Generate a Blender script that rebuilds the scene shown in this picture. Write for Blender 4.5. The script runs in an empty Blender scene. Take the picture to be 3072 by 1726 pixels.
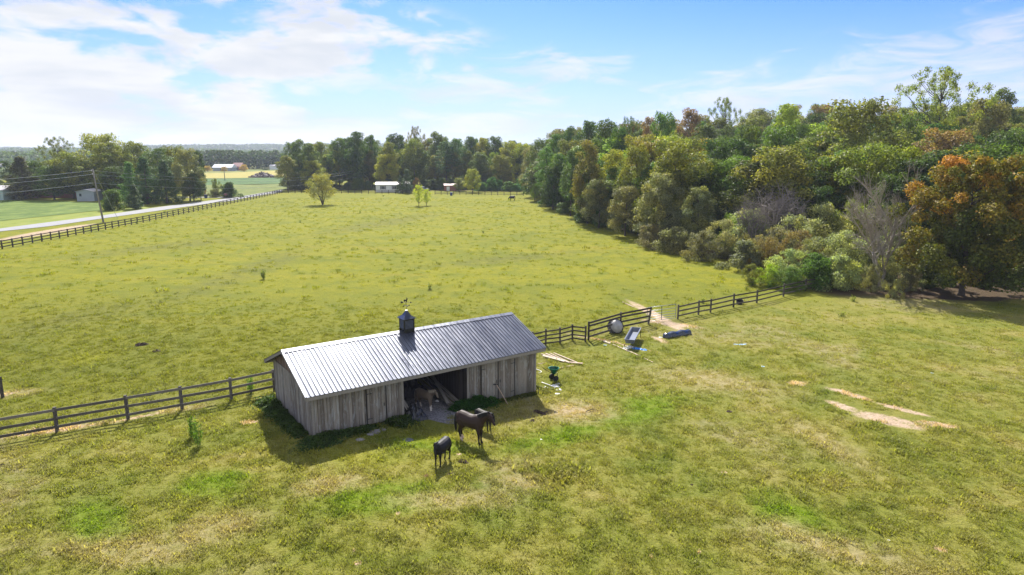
import bpy, math, random
import numpy as np
from mathutils import Vector, Matrix
R = math.radians
SC = bpy.context.scene
COL = SC.collection

# ------------------------------------------------------------------ camera
FPX, PITCH, CAMH = 2000.0, .2013, 14.0          # focal length in pixels of a 3072 px wide frame
cam = bpy.data.cameras.new('camera')
cam.sensor_width = 36; cam.lens = FPX / 3072 * 36
cam.clip_start = .5; cam.clip_end = 9000
camo = bpy.data.objects.new('camera', cam); COL.objects.link(camo)
camo.location = (0, 0, CAMH); camo.rotation_euler = (math.pi / 2 - PITCH, 0, 0)
SC.camera = camo

# ------------------------------------------------------------------ light, sky, exposure
SUN_AZ, SUN_EL = -9.0, 42.0
sun = bpy.data.lights.new('sun', 'SUN'); sun.energy = 5.0; sun.angle = R(.6); sun.color = (1, .945, .86)
suno = bpy.data.objects.new('sun', sun); COL.objects.link(suno)
sd = Vector((math.sin(R(SUN_AZ)) * math.cos(R(SUN_EL)), math.cos(R(SUN_AZ)) * math.cos(R(SUN_EL)), math.sin(R(SUN_EL))))
suno.rotation_euler = sd.to_track_quat('Z', 'Y').to_euler()
SC.view_settings.view_transform = 'Standard'; SC.view_settings.look = 'None'
SC.view_settings.exposure = 1.02; SC.view_settings.gamma = 1

class NT:
    """small node-tree writer"""
    def __init__(s, t): s.t = t
    def n(s, typ, **kw):
        x = s.t.nodes.new(typ); ins = kw.pop('i', {})
        for k, v in kw.items(): setattr(x, k, v)
        for k, v in ins.items():
            sock = x.inputs[k]
            if isinstance(v, bpy.types.NodeSocket): s.t.links.new(v, sock)
            else:
                if sock.type == 'RGBA' and len(v) == 3: v = (*v, 1)
                sock.default_value = v
        return x
    def link(s, a, b): s.t.links.new(a, b)
    def math(s, op, a, b=None, c=None, clamp=False):
        i = {0: a}
        if b is not None: i[1] = b
        if c is not None: i[2] = c
        return s.n('ShaderNodeMath', operation=op, use_clamp=clamp, i=i).outputs[0]
    def mix(s, f, a, b, bt='MIX'):
        x = s.n('ShaderNodeMix', data_type='RGBA', blend_type=bt, clamp_factor=True)
        for k, v in ((0, f), (6, a), (7, b)):
            sock = x.inputs[k]
            if isinstance(v, bpy.types.NodeSocket): s.link(v, sock)
            else: sock.default_value = (*v, 1) if k > 0 and len(v) == 3 else v
        return x.outputs[2]
    def noise(s, vec, scale, det=4, rough=.55, dist=0, out=0):
        return s.n('ShaderNodeTexNoise', i={'Vector': vec, 'Scale': scale, 'Detail': det, 'Roughness': rough, 'Distortion': dist}).outputs[out]
    def mr(s, v, a, b, c=0., d=1., sm=True):
        return s.n('ShaderNodeMapRange', interpolation_type='SMOOTHSTEP' if sm else 'LINEAR', i={0: v, 1: a, 2: b, 3: c, 4: d}).outputs[0]
    def ramp(s, v, stops):
        x = s.n('ShaderNodeValToRGB', i={0: v}); e = x.color_ramp.elements
        while len(e) < len(stops): e.new(.5)
        for k, (p, c) in enumerate(stops): e[k].position = p; e[k].color = (*c, 1)
        return x.outputs[0]
    def map(s, v, loc=(0, 0, 0), rot=(0, 0, 0), sc=(1, 1, 1), typ='POINT'):
        return s.n('ShaderNodeMapping', vector_type=typ, i={'Vector': v, 'Location': loc, 'Rotation': rot, 'Scale': sc}).outputs[0]

world = bpy.data.worlds.new('World'); SC.world = world; world.use_nodes = True
wt = world.node_tree; wt.nodes.clear(); w = NT(wt)
sky = w.n('ShaderNodeTexSky', sky_type='NISHITA', sun_disc=False, sun_elevation=R(SUN_EL), sun_rotation=R(SUN_AZ), altitude=250, air_density=1.0, dust_density=.6, ozone_density=2.0)
tc = w.n('ShaderNodeTexCoord').outputs['Generated']
sep = w.n('ShaderNodeSeparateXYZ', i={0: tc})
dx, dy, dz = sep.outputs
zz = w.math('MAXIMUM', w.math('ADD', dz, .07), .03)
px_, py_ = w.math('DIVIDE', dx, zz), w.math('DIVIDE', dy, zz)
plane = w.n('ShaderNodeCombineXYZ', i={0: px_, 1: py_, 2: 0.}).outputs[0]
el = w.math('ARCSINE', dz); az = w.math('ARCTAN2', dx, dy)
azel = w.n('ShaderNodeCombineXYZ', i={0: az, 1: el, 2: 0.}).outputs[0]
def pix_azel(x, y):
    u = (863 - y) / FPX; r = (x - 1536) / FPX; c, s_ = math.cos(PITCH), math.sin(PITCH)
    d = Vector((r, c + u * s_, -s_ + u * c)).normalized()
    return math.atan2(d.x, d.y), math.asin(d.z)
def sky_blob(x, y, rx, ry, rot=0, a=1., b=0.):
    cx, cy = pix_azel(x, y)
    m = w.map(azel, (cx, cy, 0), (0, 0, R(rot)), (rx / FPX, ry / FPX, 1), 'TEXTURE')
    l = w.n('ShaderNodeVectorMath', operation='LENGTH', i={0: m}).outputs['Value']
    return w.mr(l, a, b)
def wmax(*a):
    o = a[0]
    for k in a[1:]: o = w.math('MAXIMUM', o, k)
    return o
puff = w.map(azel, (3.1, 1.7, 0), (0, 0, R(13)), (1, 2.5, 1))
big = w.noise(w.map(plane, (3.1, 1.7, 0), (0, 0, R(24)), (.55, 1.5, 1)), .85, 7, .58, .25)
lump = w.noise(puff, 7.5, 9, .52, .35)
fine = w.noise(w.map(azel, (7, 2, 0), (0, 0, R(20)), (1, 3.2, 1)), 19, 7, .58, .5)
cov_left = wmax(sky_blob(120, 300, 900, 210, -8, 1.15, .3), w.math('MULTIPLY', sky_blob(620, 70, 800, 150, -4, 1.15, .5), .6), sky_blob(-50, 380, 900, 200, 0, 1.2, .3))
cum = w.math('ADD', w.math('MULTIPLY', cov_left, .62), w.math('MULTIPLY', w.math('SUBTRACT', lump, .5), 2.6))
cum = w.math('ADD', cum, w.math('MULTIPLY', w.math('SUBTRACT', fine, .5), .7))
cum = w.math('MULTIPLY', w.mr(cum, .04, .5), w.mr(cov_left, .0, .22))
wisp_cov = wmax(sky_blob(1560, 245, 420, 100, 6, 1.25, .2), sky_blob(2500, 300, 1050, 190, 10, 1.1, .2), sky_blob(2950, 170, 420, 110, 14, 1.2, .1),
                sky_blob(1200, 400, 800, 100, 3, 1.1, .3), sky_blob(1000, 235, 260, 60, -4, 1.2, .2))
strk = w.noise(w.map(azel, (1, 5, 0), (0, 0, R(-9)), (1, 4.2, 1)), 9, 9, .6, .8)
wisp = w.math('MULTIPLY', w.mr(w.math('ADD', w.math('MULTIPLY', wisp_cov, .42), w.math('MULTIPLY', w.math('SUBTRACT', strk, .5), 1.5)), .12, .62), .78)
wisp = w.math('MULTIPLY', wisp, w.mr(wisp_cov, 0, .25))
cloud = w.math('MAXIMUM', cum, wisp, clamp=True)
shade = w.noise(w.map(azel, (.6, 4.35, 0), (0, 0, R(8)), (1, 4.5, 1)), 6, 6, .55, .3)
ccol = w.mix(w.mr(shade, .36, .62), (3.45, 3.65, 4.0), (4.25, 4.3, 4.4))
hsv = w.n('ShaderNodeHueSaturation', i={'Saturation': 1.42, 'Value': 1.0, 'Color': sky.outputs[0], 'Hue': .497}).outputs[0]
hsv = w.mix(1., hsv, w.mix(w.mr(el, R(22), R(40)), (.33, .43, 1.08), (.5, .6, .78)), 'MULTIPLY')  # upper sky out of view tinted less blue to warm the fill light
hz = w.math('POWER', w.mr(el, R(-.5), R(12.5), 1, 0, False), 1.5)
skyc = w.mix(w.math('MULTIPLY', hz, .97), hsv, (2.85, 3.6, 4.4))
final = w.mix(cloud, skyc, ccol)
# unseen bright clouds added overhead and behind the viewer as fill light
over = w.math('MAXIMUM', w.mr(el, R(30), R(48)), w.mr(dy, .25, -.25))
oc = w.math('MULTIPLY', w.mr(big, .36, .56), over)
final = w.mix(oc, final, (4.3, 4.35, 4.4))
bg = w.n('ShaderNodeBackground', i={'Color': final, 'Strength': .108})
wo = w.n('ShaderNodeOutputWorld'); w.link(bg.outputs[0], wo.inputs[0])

# ------------------------------------------------------------------ terrain and picture-to-ground helpers
def sst(a, b, v):
    t = np.clip((v - a) / (b - a), 0, 1); return t * t * (3 - 2 * t)
YAW = .609; BA = Vector((-9.905, 31.04, 0))
UX, UY = math.cos(YAW), math.sin(YAW)
def T(x, y):
    x = np.asarray(x, float); y = np.asarray(y, float)
    u = (x - BA.x) * UX + (y - BA.y) * UY
    z = -.53 * sst(0, 15, u) * (1 - sst(60, 110, y))
    und = .05 * np.sin(x * .55 + 1.3 * np.sin(y * .31)) * np.sin(y * .47 + .8 * np.sin(x * .23)) + .035 * np.sin(x * 1.3 + y * .9) * np.sin(y * 1.15 - x * .4)
    db = np.maximum(np.maximum(-2.5 - u, u - 16), np.maximum(0, np.abs((y - BA.y) * UX - (x - BA.x) * UY - 3) - 6))
    z = z + und * sst(0, 4, np.maximum(db, 0)) * (1 - sst(70, 95, y))
    z = z + 15 * sst(12, 125, x - .0 * y) * sst(72, 215, y) * (1 - sst(500, 800, y))
    z = z + 46 * np.exp(-((x - 215) / 150) ** 2 - ((y - 1150) / 170) ** 2)
    z = z + 20 * sst(1900, 2600, y) * (1 + .35 * np.sin(x * .0021 + 2) + .12 * np.sin(x * .0083)) * sst(-2900, -2500, -np.abs(x) * 1.0)
    z = z + 9 * sst(1250, 1600, y) * np.exp(-((x + 1050) / 420) ** 2)
    return z
def Tz(x, y): return float(T(x, y))
CP, SP = math.cos(PITCH), math.sin(PITCH)
def ray(x, y):
    u = (863 - y) / FPX; return Vector(((x - 1536) / FPX, CP + u * SP, -SP + u * CP))
def G(x, y, dz=0.):
    """ground point seen at pixel x, y of the 3072 px frame (dz above the ground)"""
    d = ray(x, y); z = 0.
    for _ in range(12):
        t = (z + dz - CAMH) / d.z; z = Tz(d.x * t, d.y * t)
    return Vector((d.x * t, d.y * t, z + dz))
def at(x, y, Y):
    d = ray(x, y); return Vector((d.x * Y / d.y, Y, CAMH + d.z * Y / d.y))

# ------------------------------------------------------------------ object helpers
def tag(o, label=None, cat=None, group=None, kind=None):
    if label: o['label'] = label
    if cat: o['category'] = cat
    if group: o['group'] = group
    if kind: o['kind'] = kind
    return o
def empty(name, loc, rz=0, label=None, cat=None, group=None):
    o = bpy.data.objects.new(name, None); o.empty_display_size = .3; COL.objects.link(o)
    o.location = loc; o.rotation_euler = (0, 0, rz); return tag(o, label, cat, group)
def npmesh(name, verts, nper, attrs=None, mat=None, loops=None):
    """mesh whose faces are consecutive runs of nper vertices (or indexed by loops)"""
    me = bpy.data.meshes.new(name); verts = np.asarray(verts, np.float32)
    if loops is None: loops = np.arange(len(verts), dtype=np.int32)
    nf = len(loops) // nper
    me.vertices.add(len(verts)); me.vertices.foreach_set('co', verts.ravel())
    me.loops.add(len(loops)); me.loops.foreach_set('vertex_index', np.asarray(loops, np.int32))
    me.polygons.add(nf); me.polygons.foreach_set('loop_start', np.arange(nf, dtype=np.int32) * nper)
    try: me.polygons.foreach_set('loop_total', np.full(nf, nper, np.int32))
    except Exception: pass
    for k, a in (attrs or {}).items():
        at_ = me.attributes.new(k, 'FLOAT', 'POINT'); at_.data.foreach_set('value', np.asarray(a, np.float32))
    if mat: me.materials.append(mat)
    me.update(calc_edges=True); return me
def link(name, me, parent=None, loc=(0, 0, 0)):
    o = bpy.data.objects.new(name, me); COL.objects.link(o); o.location = loc
    if parent: o.parent = parent
    return o

class MB:
    def __init__(s): s.v = []; s.f = []; s.a = []
    def add(s, vs, fs, val=None):
        if val is None: val = random.random()
        b = len(s.v); s.v += [tuple(q) for q in vs]; s.f += [tuple(i + b for i in f) for f in fs]; s.a += [val] * len(vs)
    def box(s, c, d, rz=0, val=None, M=None):
        x, y, z = d[0] / 2, d[1] / 2, d[2] / 2
        m = M or Matrix.Rotation(rz, 3, 'Z'); c = Vector(c)
        vs = [c + m @ Vector((i * x, j * y, k * z)) for k in (-1, 1) for i, j in ((-1, -1), (1, -1), (1, 1), (-1, 1))]
        s.add(vs, [(3, 2, 1, 0), (4, 5, 6, 7), (0, 1, 5, 4), (1, 2, 6, 5), (2, 3, 7, 6), (3, 0, 4, 7)], val)
    def bar(s, p, q, wd, ht, up=(0, 0, 1), val=None):
        """rectangular bar from p to q"""
        p, q = Vector(p), Vector(q); d = (q - p); L = d.length; d.normalize()
        up = Vector(up); sd_ = d.cross(up)
        if sd_.length < 1e-4: sd_ = d.cross(Vector((1, 0, 0)))
        sd_.normalize(); u2 = sd_.cross(d)
        M = Matrix((d, sd_, u2)).transposed(); s.box((p + q) / 2, (L, wd, ht), M=M, val=val)
    def tube(s, pts, rad, n=6, val=None, cap=True):
        pts = [Vector(p) for p in pts]
        if not isinstance(rad, (list, tuple)): rad = [rad] * len(pts)
        vs = []; fs = []; prev = None
        for k, p in enumerate(pts):
            d = (pts[min(k + 1, len(pts) - 1)] - pts[max(k - 1, 0)])
            if d.length < 1e-6: d = Vector((0, 0, 1))
            d.normalize()
            if prev is None: prev = d.orthogonal().normalized()
            a = (prev - d * prev.dot(d))
            a = a.normalized() if a.length > 1e-5 else d.orthogonal().normalized()
            prev = a; b = d.cross(a)
            for j in range(n):
                t = 2 * math.pi * j / n; vs.append(p + (a * math.cos(t) + b * math.sin(t)) * rad[k])
        for k in range(len(pts) - 1):
            for j in range(n):
                j2 = (j + 1) % n; fs.append((k * n + j, k * n + j2, (k + 1) * n + j2, (k + 1) * n + j))
        if cap: fs += [tuple(range(n))[::-1], tuple((len(pts) - 1) * n + j for j in range(n))]
        s.add(vs, fs, val)
    def loft(s, secs, n=14, val=None):
        """secs: (centre, side radius, up radius); sections stand across the path"""
        C_ = [Vector(q[0]) for q in secs]; vs = []; fs = []
        for k, (c, ra, rb) in enumerate(secs):
            d = C_[min(k + 1, len(C_) - 1)] - C_[max(k - 1, 0)]; d.normalize()
            sd_ = Vector((0, 1, 0)); sd_ = (sd_ - d * sd_.dot(d)).normalized(); u = sd_.cross(d)
            for j in range(n):
                t = 2 * math.pi * j / n; vs.append(Vector(c) + sd_ * math.cos(t) * ra + u * math.sin(t) * rb)
        for k in range(len(secs) - 1):
            for j in range(n):
                j2 = (j + 1) % n; fs.append((k * n + j, k * n + j2, (k + 1) * n + j2, (k + 1) * n + j))
        fs += [tuple(range(n))[::-1], tuple((len(secs) - 1) * n + j for j in range(n))]
        s.add(vs, fs, val)
    def mesh(s, name, mat, org=(0, 0, 0), smooth=False):
        me = bpy.data.meshes.new(name); o = Vector(org)
        me.from_pydata([(v[0] - o[0], v[1] - o[1], v[2] - o[2]) for v in s.v], [], s.f)
        a = me.attributes.new('v', 'FLOAT', 'POINT'); a.data.foreach_set('value', s.a)
        if mat: me.materials.append(mat)
        if smooth: me.polygons.foreach_set('use_smooth', [True] * len(me.polygons))
        me.update(); return me
    def build(s, name, mat, parent=None, smooth=False, W=False, loc=(0, 0, 0)):
        """W: vertices are world coordinates, the parent's (unrotated) place is taken off"""
        org = parent.location if (W and parent) else (loc if W else (0, 0, 0))
        return link(name, s.mesh(name, mat, org, smooth), parent, loc if not parent else (0, 0, 0))

# ------------------------------------------------------------------ materials
MATS = {}
def mat(name):
    m = bpy.data.materials.new(name); m.use_nodes = True; m.node_tree.nodes.clear(); MATS[name] = m
    t = NT(m.node_tree); out = t.n('ShaderNodeOutputMaterial'); return m, t, out
def pbsdf(t, out, **i):
    b = t.n('ShaderNodeBsdfPrincipled', i=i); t.link(b.outputs[0], out.inputs[0]); return b
def plain(name, col, rough=.7, var=.25, scale=3., metal=0., bump=0., spec=.4):
    m, t, out = mat(name); o = t.n('ShaderNodeTexCoord').outputs['Object']
    nz = t.noise(o, scale, 5, .6); v = t.n('ShaderNodeAttribute', attribute_name='v').outputs['Fac']
    k = t.math('ADD', t.math('MULTIPLY', t.math('SUBTRACT', nz, .5), var * 3), t.math('MULTIPLY', t.math('SUBTRACT', v, .5), var))
    c = t.mix(1., (*col,), t.n('ShaderNodeCombineColor', i={0: t.math('ADD', k, 1), 1: t.math('ADD', k, 1), 2: t.math('ADD', k, 1)}).outputs[0], 'MULTIPLY')
    i = {'Base Color': c, 'Roughness': rough, 'Metallic': metal, 'Specular IOR Level': spec}
    b = pbsdf(t, out, **i)
    if bump:
        bn = t.n('ShaderNodeBump', i={'Strength': bump, 'Distance': .02, 'Height': t.noise(o, scale * 6, 4)}); t.link(bn.outputs[0], b.inputs['Normal'])
    return m

# --- grass colour shared by the ground sheet and the blades: depends on the place only
gg = bpy.data.node_groups.new('grass_colour', 'ShaderNodeTree')
gg.interface.new_socket('Position', in_out='INPUT', socket_type='NodeSocketVector')
gg.interface.new_socket('Color', in_out='OUTPUT', socket_type='NodeSocketColor')
gg.interface.new_socket('Bare', in_out='OUTPUT', socket_type='NodeSocketFloat')
g = NT(gg); gi = g.n('NodeGroupInput').outputs[0]; go = g.n('NodeGroupOutput')
flat = g.n('ShaderNodeVectorMath', operation='MULTIPLY', i={0: gi, 1: (1, 1, 0)}).outputs[0]
wn = g.n('ShaderNodeTexNoise', i={'Vector': flat, 'Scale': .9, 'Detail': 5, 'Roughness': .7}).outputs['Color']
wn2 = g.n('ShaderNodeVectorMath', operation='MULTIPLY_ADD', i={0: wn, 1: (2.4, 2.4, 0), 2: (-1.2, -1.2, 0)}).outputs[0]
warp = g.n('ShaderNodeVectorMath', operation='ADD', i={0: flat, 1: wn2}).outputs[0]
wn3 = g.n('ShaderNodeVectorMath', operation='MULTIPLY_ADD', i={0: g.n('ShaderNodeTexNoise', i={'Vector': flat, 'Scale': 3.2, 'Detail': 4, 'Roughness': .7}).outputs['Color'], 1: (.7, .7, 0), 2: (-.35, -.35, 0)}).outputs[0]
warp2 = g.n('ShaderNodeVectorMath', operation='ADD', i={0: flat, 1: wn3}).outputs[0]
def dpatch(a, b, th, a0=1.25, a1=.75): return patch(a, b, th, a0, a1, warp2)
def patch(a, b, th, a0=1.25, a1=.75, src=None):
    """soft elongated patch from picture point a to b, th metres half thick, lying on the ground"""
    A_, B_ = G(*a), G(*b); c = (A_ + B_) / 2; d = B_ - A_
    m = g.map(src or warp, (c.x, c.y, 0), (0, 0, math.atan2(d.y, d.x)), (d.length / 2 + th * .3, th, 1), 'TEXTURE')
    l = g.n('ShaderNodeVectorMath', operation='LENGTH', i={0: m}).outputs['Value']
    return g.mr(l, a0, a1)
def disc(x, y, rx, ry, rot=0, a0=1.2, a1=.8):
    m = g.map(warp, (x, y, 0), (0, 0, R(rot)), (rx, ry, 1), 'TEXTURE')
    l = g.n('ShaderNodeVectorMath', operation='LENGTH', i={0: m}).outputs['Value']
    return g.mr(l, a0, a1)
def gmax(a):
    o = a[0]
    for k in a[1:]: o = g.math('MAXIMUM', o, k)
    return o
gsep = g.n('ShaderNodeSeparateXYZ', i={0: gi}); gx, gy = gsep.outputs[0], gsep.outputs[1]
n_big = g.noise(flat, .045, 5, .6, .4); n_mid = g.noise(flat, .22, 5, .62, .5); n_sm = g.noise(flat, 1.1, 5, .65); n_fine = g.noise(flat, 5.5, 4, .7); n_b2 = g.noise(g.map(flat, (40, 9, 0)), .09, 5, .65, .3)
streak = g.noise(g.map(flat, (0, 0, 0), (0, 0, R(-52)), (.035, .10, 1)), 1., 7, .68, 1.2)
c_near = g.ramp(n_mid, [(.28, (.145, .18, .024)), (.43, (.205, .22, .034)), (.56, (.26, .252, .05)), (.7, (.33, .285, .095))])
c_near = g.mix(g.mr(n_sm, .5, .66, 0, .35), c_near, (.14, .17, .024))
c_near = g.mix(g.math('MULTIPLY', g.mr(n_b2, .52, .66), g.mr(n_sm, .3, .6)), c_near, (.33, .29, .135))
c_near = g.mix(g.mr(n_fine, .5, .7, 0, .5), c_near, (.30, .29, .10))
c_far = g.ramp(streak, [(.28, (.165, .185, .012)), (.42, (.215, .225, .008)), (.56, (.262, .26, .008)), (.74, (.25, .22, .025))])
n_2 = g.noise(g.map(flat, (5, 77, 0)), .55, 6, .72, .4)
c_far = g.mix(g.mr(n_mid, .48, .62, 0, .55), c_far, (.15, .185, .015))
c_far = g.mix(g.mr(n_2, .50, .66, 0, .7), c_far, (.15, .185, .014))
c_far = g.mix(g.mr(n_2, .45, .33, 0, .6), c_far, (.30, .285, .03))
c_far = g.mix(g.mr(n_sm, .54, .70, 0, .6), c_far, (.13, .16, .014))
olv = g.mr(g.math('ADD', gy, g.math('MULTIPLY', n_big, 30.)), 62, 95, 1, 0)
c_far = g.mix(g.math('MULTIPLY', olv, .55), c_far, (.155, .165, .026))
old = gmax([patch((480, 915), (900, 750), 2.6, 1.6, .3), patch((0, 1010), (420, 905), 2.6, 1.6, .3), patch((960, 705), (1290, 645), 4, 1.6, .3), patch((250, 770), (700, 715), 4, 1.6, .3), patch((1300, 800), (1700, 760), 2.4, 1.6, .3)])
c_far = g.mix(g.math('MULTIPLY', old, g.mr(n_2, .35, .6, .25, .7)), c_far, (.15, .16, .032))
dark_strip = patch((1195, 620), (1345, 619), .7, 1.3, .6)  # thin darker strip of ground at the slim trees
c_far = g.mix(g.math('MULTIPLY', dark_strip, g.mr(n_sm, .35, .6, .2, .8)), c_far, (.085, .08, .03))
nearm = g.mr(g.math('SUBTRACT', g.math('ADD', gy, g.math('MULTIPLY', n_big, 8.)), g.math('MULTIPLY', gx, .62)), 46, 58, 1, 0)
base = g.mix(nearm, c_far, c_near)
green = gmax([patch((2010, 1195), (1790, 1270), 1.3, 1.6, .5), patch((1800, 1280), (1540, 1345), .9, 1.6, .5), patch((1000, 1500), (1300, 1490), 1.2, 1.7, .4), patch((600, 1440), (700, 1460), 1.2, 1.7, .4),
              patch((1420, 1345), (1200, 1330), .7, 1.6, .5), patch((2330, 1500), (2420, 1620), 1.5, 1.7, .3), patch((250, 1520), (330, 1620), .9, 1.7, .3)])
base = g.mix(g.math('MULTIPLY', green, g.mr(n_sm, .3, .6, .5, .95)), base, (.165, .245, .010))
yel = gmax([patch((930, 1340), (1180, 1390), .8, 1.7, .3), patch((1250, 1330), (1400, 1300), .6, 1.6, .3), patch((300, 1080), (230, 1070), 1.3, 1.7, .3)])
base = g.mix(g.math('MULTIPLY', yel, .4), base, (.30, .30, .02))
dry = gmax([patch((1640, 1240), (1840, 1230), 1.5, 1.5, .5), patch((1660, 1235), (1800, 1230), 1.1, 1.5, .3), patch((900, 1465), (1080, 1445), .9, 1.6, .4), patch((500, 1620), (760, 1560), 1.3, 1.6, .3), patch((230, 1640), (560, 1660), 1.0, 1.6, .3), patch((1950, 1110), (2350, 1180), 2.2, 1.5, .2),
            patch((2360, 1260), (2620, 1420), 1.2, 1.5, .0), patch((1180, 1500), (1500, 1500), .9, 1.5, .1), patch((1500, 1420), (1640, 1470), .8, 1.4, .1), patch((2250, 1560), (2650, 1700), .9, 1.5, .2), patch((450, 1235), (640, 1215), .5, 1.5, .4), 
            patch((0, 1180), (120, 1175), .8, 1.5, .3)])
base = g.mix(g.math('MULTIPLY', dry, g.mr(n_sm, .3, .6, .4, .9)), base, (.40, .335, .165))
lush = gmax([patch((560, 1355), (1000, 1390), .5, 1.7, .5)])
dirt = gmax([dpatch((1890, 905), (2060, 1000), .55), dpatch((1930, 960), (2100, 985), .6, 1.3, .6), dpatch((1700, 780 + 220), (1960, 1055), .14, 1.3, .7), dpatch((2370, 1152), (2415, 1150), .42), dpatch((2485, 1164), (2612, 1203), .32),
             dpatch((2485, 1205), (2580, 1238), .36), dpatch((2570, 1240), (2760, 1282), .68), dpatch((2640, 1212), (2785, 1248), .28), dpatch((2750, 1266), (2865, 1282), .36), dpatch((722, 1272), (770, 1266), .2, 1.15, .9),
             dpatch((-80, 1325), (330, 1268), .32, 1.5, .4), dpatch((330, 1268), (500, 1235), .16, 1.5, .4), dpatch((-20, 1190), (45, 1178), .3, 1.3, .7), dpatch((0, 722), (270, 674), 2.2, 1.3, .7), dpatch((1960, 1010), (2000, 1030), .35, 1.4, .5),
             dpatch((1070, 1688), (1075, 1692), .1), dpatch((1190, 1540), (1200, 1541), .11), dpatch((1058, 1652), (1062, 1655), .07), dpatch((2165, 1417), (2178, 1418), .09), dpatch((2808, 1648), (2835, 1652), .12), dpatch((1945, 1670), (1960, 1672), .08), dpatch((2095, 1655), (2100, 1660), .1)])
dirt = g.math('MULTIPLY', dirt, g.mr(g.math('ADD', g.math('MULTIPLY', n_sm, .6), g.math('MULTIPLY', n_fine, .4)), .38, .50, .3, 1.))
worn = patch((1650, 1238), (1790, 1228), .8, 1.5, .2)
base = g.mix(g.math('MULTIPLY', worn, g.mr(n_fine, .35, .6, .2, .8)), base, (.50, .38, .25))
dirtc = g.mix(n_fine, (.50, .36, .245), (.66, .52, .39))
base = g.mix(dirt, base, dirtc)
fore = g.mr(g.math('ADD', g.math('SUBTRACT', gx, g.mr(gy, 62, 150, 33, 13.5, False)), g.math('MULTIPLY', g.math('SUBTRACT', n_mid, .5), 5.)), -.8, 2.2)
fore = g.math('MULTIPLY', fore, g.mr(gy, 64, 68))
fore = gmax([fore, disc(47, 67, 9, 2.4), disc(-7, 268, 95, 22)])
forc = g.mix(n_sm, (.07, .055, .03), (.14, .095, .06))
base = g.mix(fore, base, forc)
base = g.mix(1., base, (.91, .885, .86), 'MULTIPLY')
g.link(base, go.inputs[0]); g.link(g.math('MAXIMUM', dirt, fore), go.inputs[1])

def make_ground_mat():
    m, t, out = mat('ground'); pos = t.n('ShaderNodeNewGeometry').outputs['Position']
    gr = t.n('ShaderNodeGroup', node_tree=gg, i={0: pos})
    far = t.mr(t.n('ShaderNodeSeparateXYZ', i={0: pos}).outputs[1], 300, 420)
    fc = t.ramp(t.noise(pos, .006, 4), [(.35, (.06, .10, .03)), (.5, (.13, .17, .045)), (.62, (.28, .26, .07))])
    c = t.mix(far, gr.outputs[0], fc)
    f2 = t.noise(pos, 9, 5, .75)
    c = t.mix(t.mr(f2, .42, .62, .5, 0), c, t.mix(1., c, (.45, .5, .45), 'MULTIPLY'))
    b = pbsdf(t, out, **{'Base Color': c, 'Roughness': .95, 'Specular IOR Level': .1})
    h = t.math('ADD', t.math('MULTIPLY', t.noise(pos, 1.6, 5, .7), 1.0), t.math('MULTIPLY', f2, .5))
    bn = t.n('ShaderNodeBump', i={'Strength': .9, 'Distance': .16, 'Height': h}); t.link(bn.outputs[0], b.inputs['Normal'])
    return m
M_ground = make_ground_mat()
def leaf_mat(name, rough=.55, trans=.42, alt=(1.45, 1.2, .5), colour=None, spec=.12):
    """foliage: the object's own colour, varied per leaf (v) and per clump (c)"""
    m, t, out = mat(name)
    oc = t.n('ShaderNodeObjectInfo').outputs['Color'] if colour is None else colour(t)
    v = t.n('ShaderNodeAttribute', attribute_name='v').outputs['Fac']; c = t.n('ShaderNodeAttribute', attribute_name='c').outputs['Fac']
    a = t.mix(1., oc, alt, 'MULTIPLY'); col = t.mix(t.mr(c, .35, 1., 0, .8, False), oc, a)
    k = t.mr(v, 0, 1, .45, 1.65, False); col = t.mix(1., col, t.n('ShaderNodeCombineColor', i={0: k, 1: k, 2: k}).outputs[0], 'MULTIPLY')
    d = t.n('ShaderNodeBsdfPrincipled', i={'Base Color': col, 'Roughness': rough, 'Specular IOR Level': spec})
    tr = t.n('ShaderNodeBsdfTranslucent', i={'Color': t.mix(1., col, (1.25, 1.35, .6), 'MULTIPLY')})
    mx = t.n('ShaderNodeMixShader', i={0: trans, 1: d.outputs[0], 2: tr.outputs[0]}); t.link(mx.outputs[0], out.inputs[0])
    return m
M_leaf = leaf_mat('foliage'); M_needle = leaf_mat('needles', .6, .32, (1.2, 1.08, .75))
def turn_col(t):
    c = t.n('ShaderNodeAttribute', attribute_name='c').outputs['Fac']
    return t.ramp(c, [(.1, (.09, .115, .022)), (.38, (.155, .15, .024)), (.62, (.25, .18, .026)), (.82, (.42, .21, .03)), (1., (.52, .24, .045))])
M_turn = leaf_mat('turning_foliage', .55, .32, (1., 1., 1.), turn_col)
def grass_blade_mat():
    m, t, out = mat('grass_blades'); pos = t.n('ShaderNodeNewGeometry').outputs['Position']
    gr = t.n('ShaderNodeGroup', node_tree=gg, i={0: pos}); v = t.n('ShaderNodeAttribute', attribute_name='v').outputs['Fac']
    k = t.mr(v, 0, 1, .75, 1.3, False); oi = t.n('ShaderNodeObjectInfo').outputs['Random']
    c = t.mix(1., gr.outputs[0], t.n('ShaderNodeCombineColor', i={0: k, 1: k, 2: k}).outputs[0], 'MULTIPLY')
    c = t.mix(1., c, (1.28, 1.26, 1.2), 'MULTIPLY'); c = t.mix(t.mr(oi, .6, 1., 0, .35), c, (.40, .36, .14))
    d = t.n('ShaderNodeBsdfPrincipled', i={'Base Color': c, 'Roughness': .6, 'Specular IOR Level': .25})
    tr = t.n('ShaderNodeBsdfTranslucent', i={'Color': t.mix(1., c, (1.15, 1.25, .6), 'MULTIPLY')})
    mx = t.n('ShaderNodeMixShader', i={0: .5, 1: d.outputs[0], 2: tr.outputs[0]}); t.link(mx.outputs[0], out.inputs[0])
    return m
M_blade = grass_blade_mat()
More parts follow.
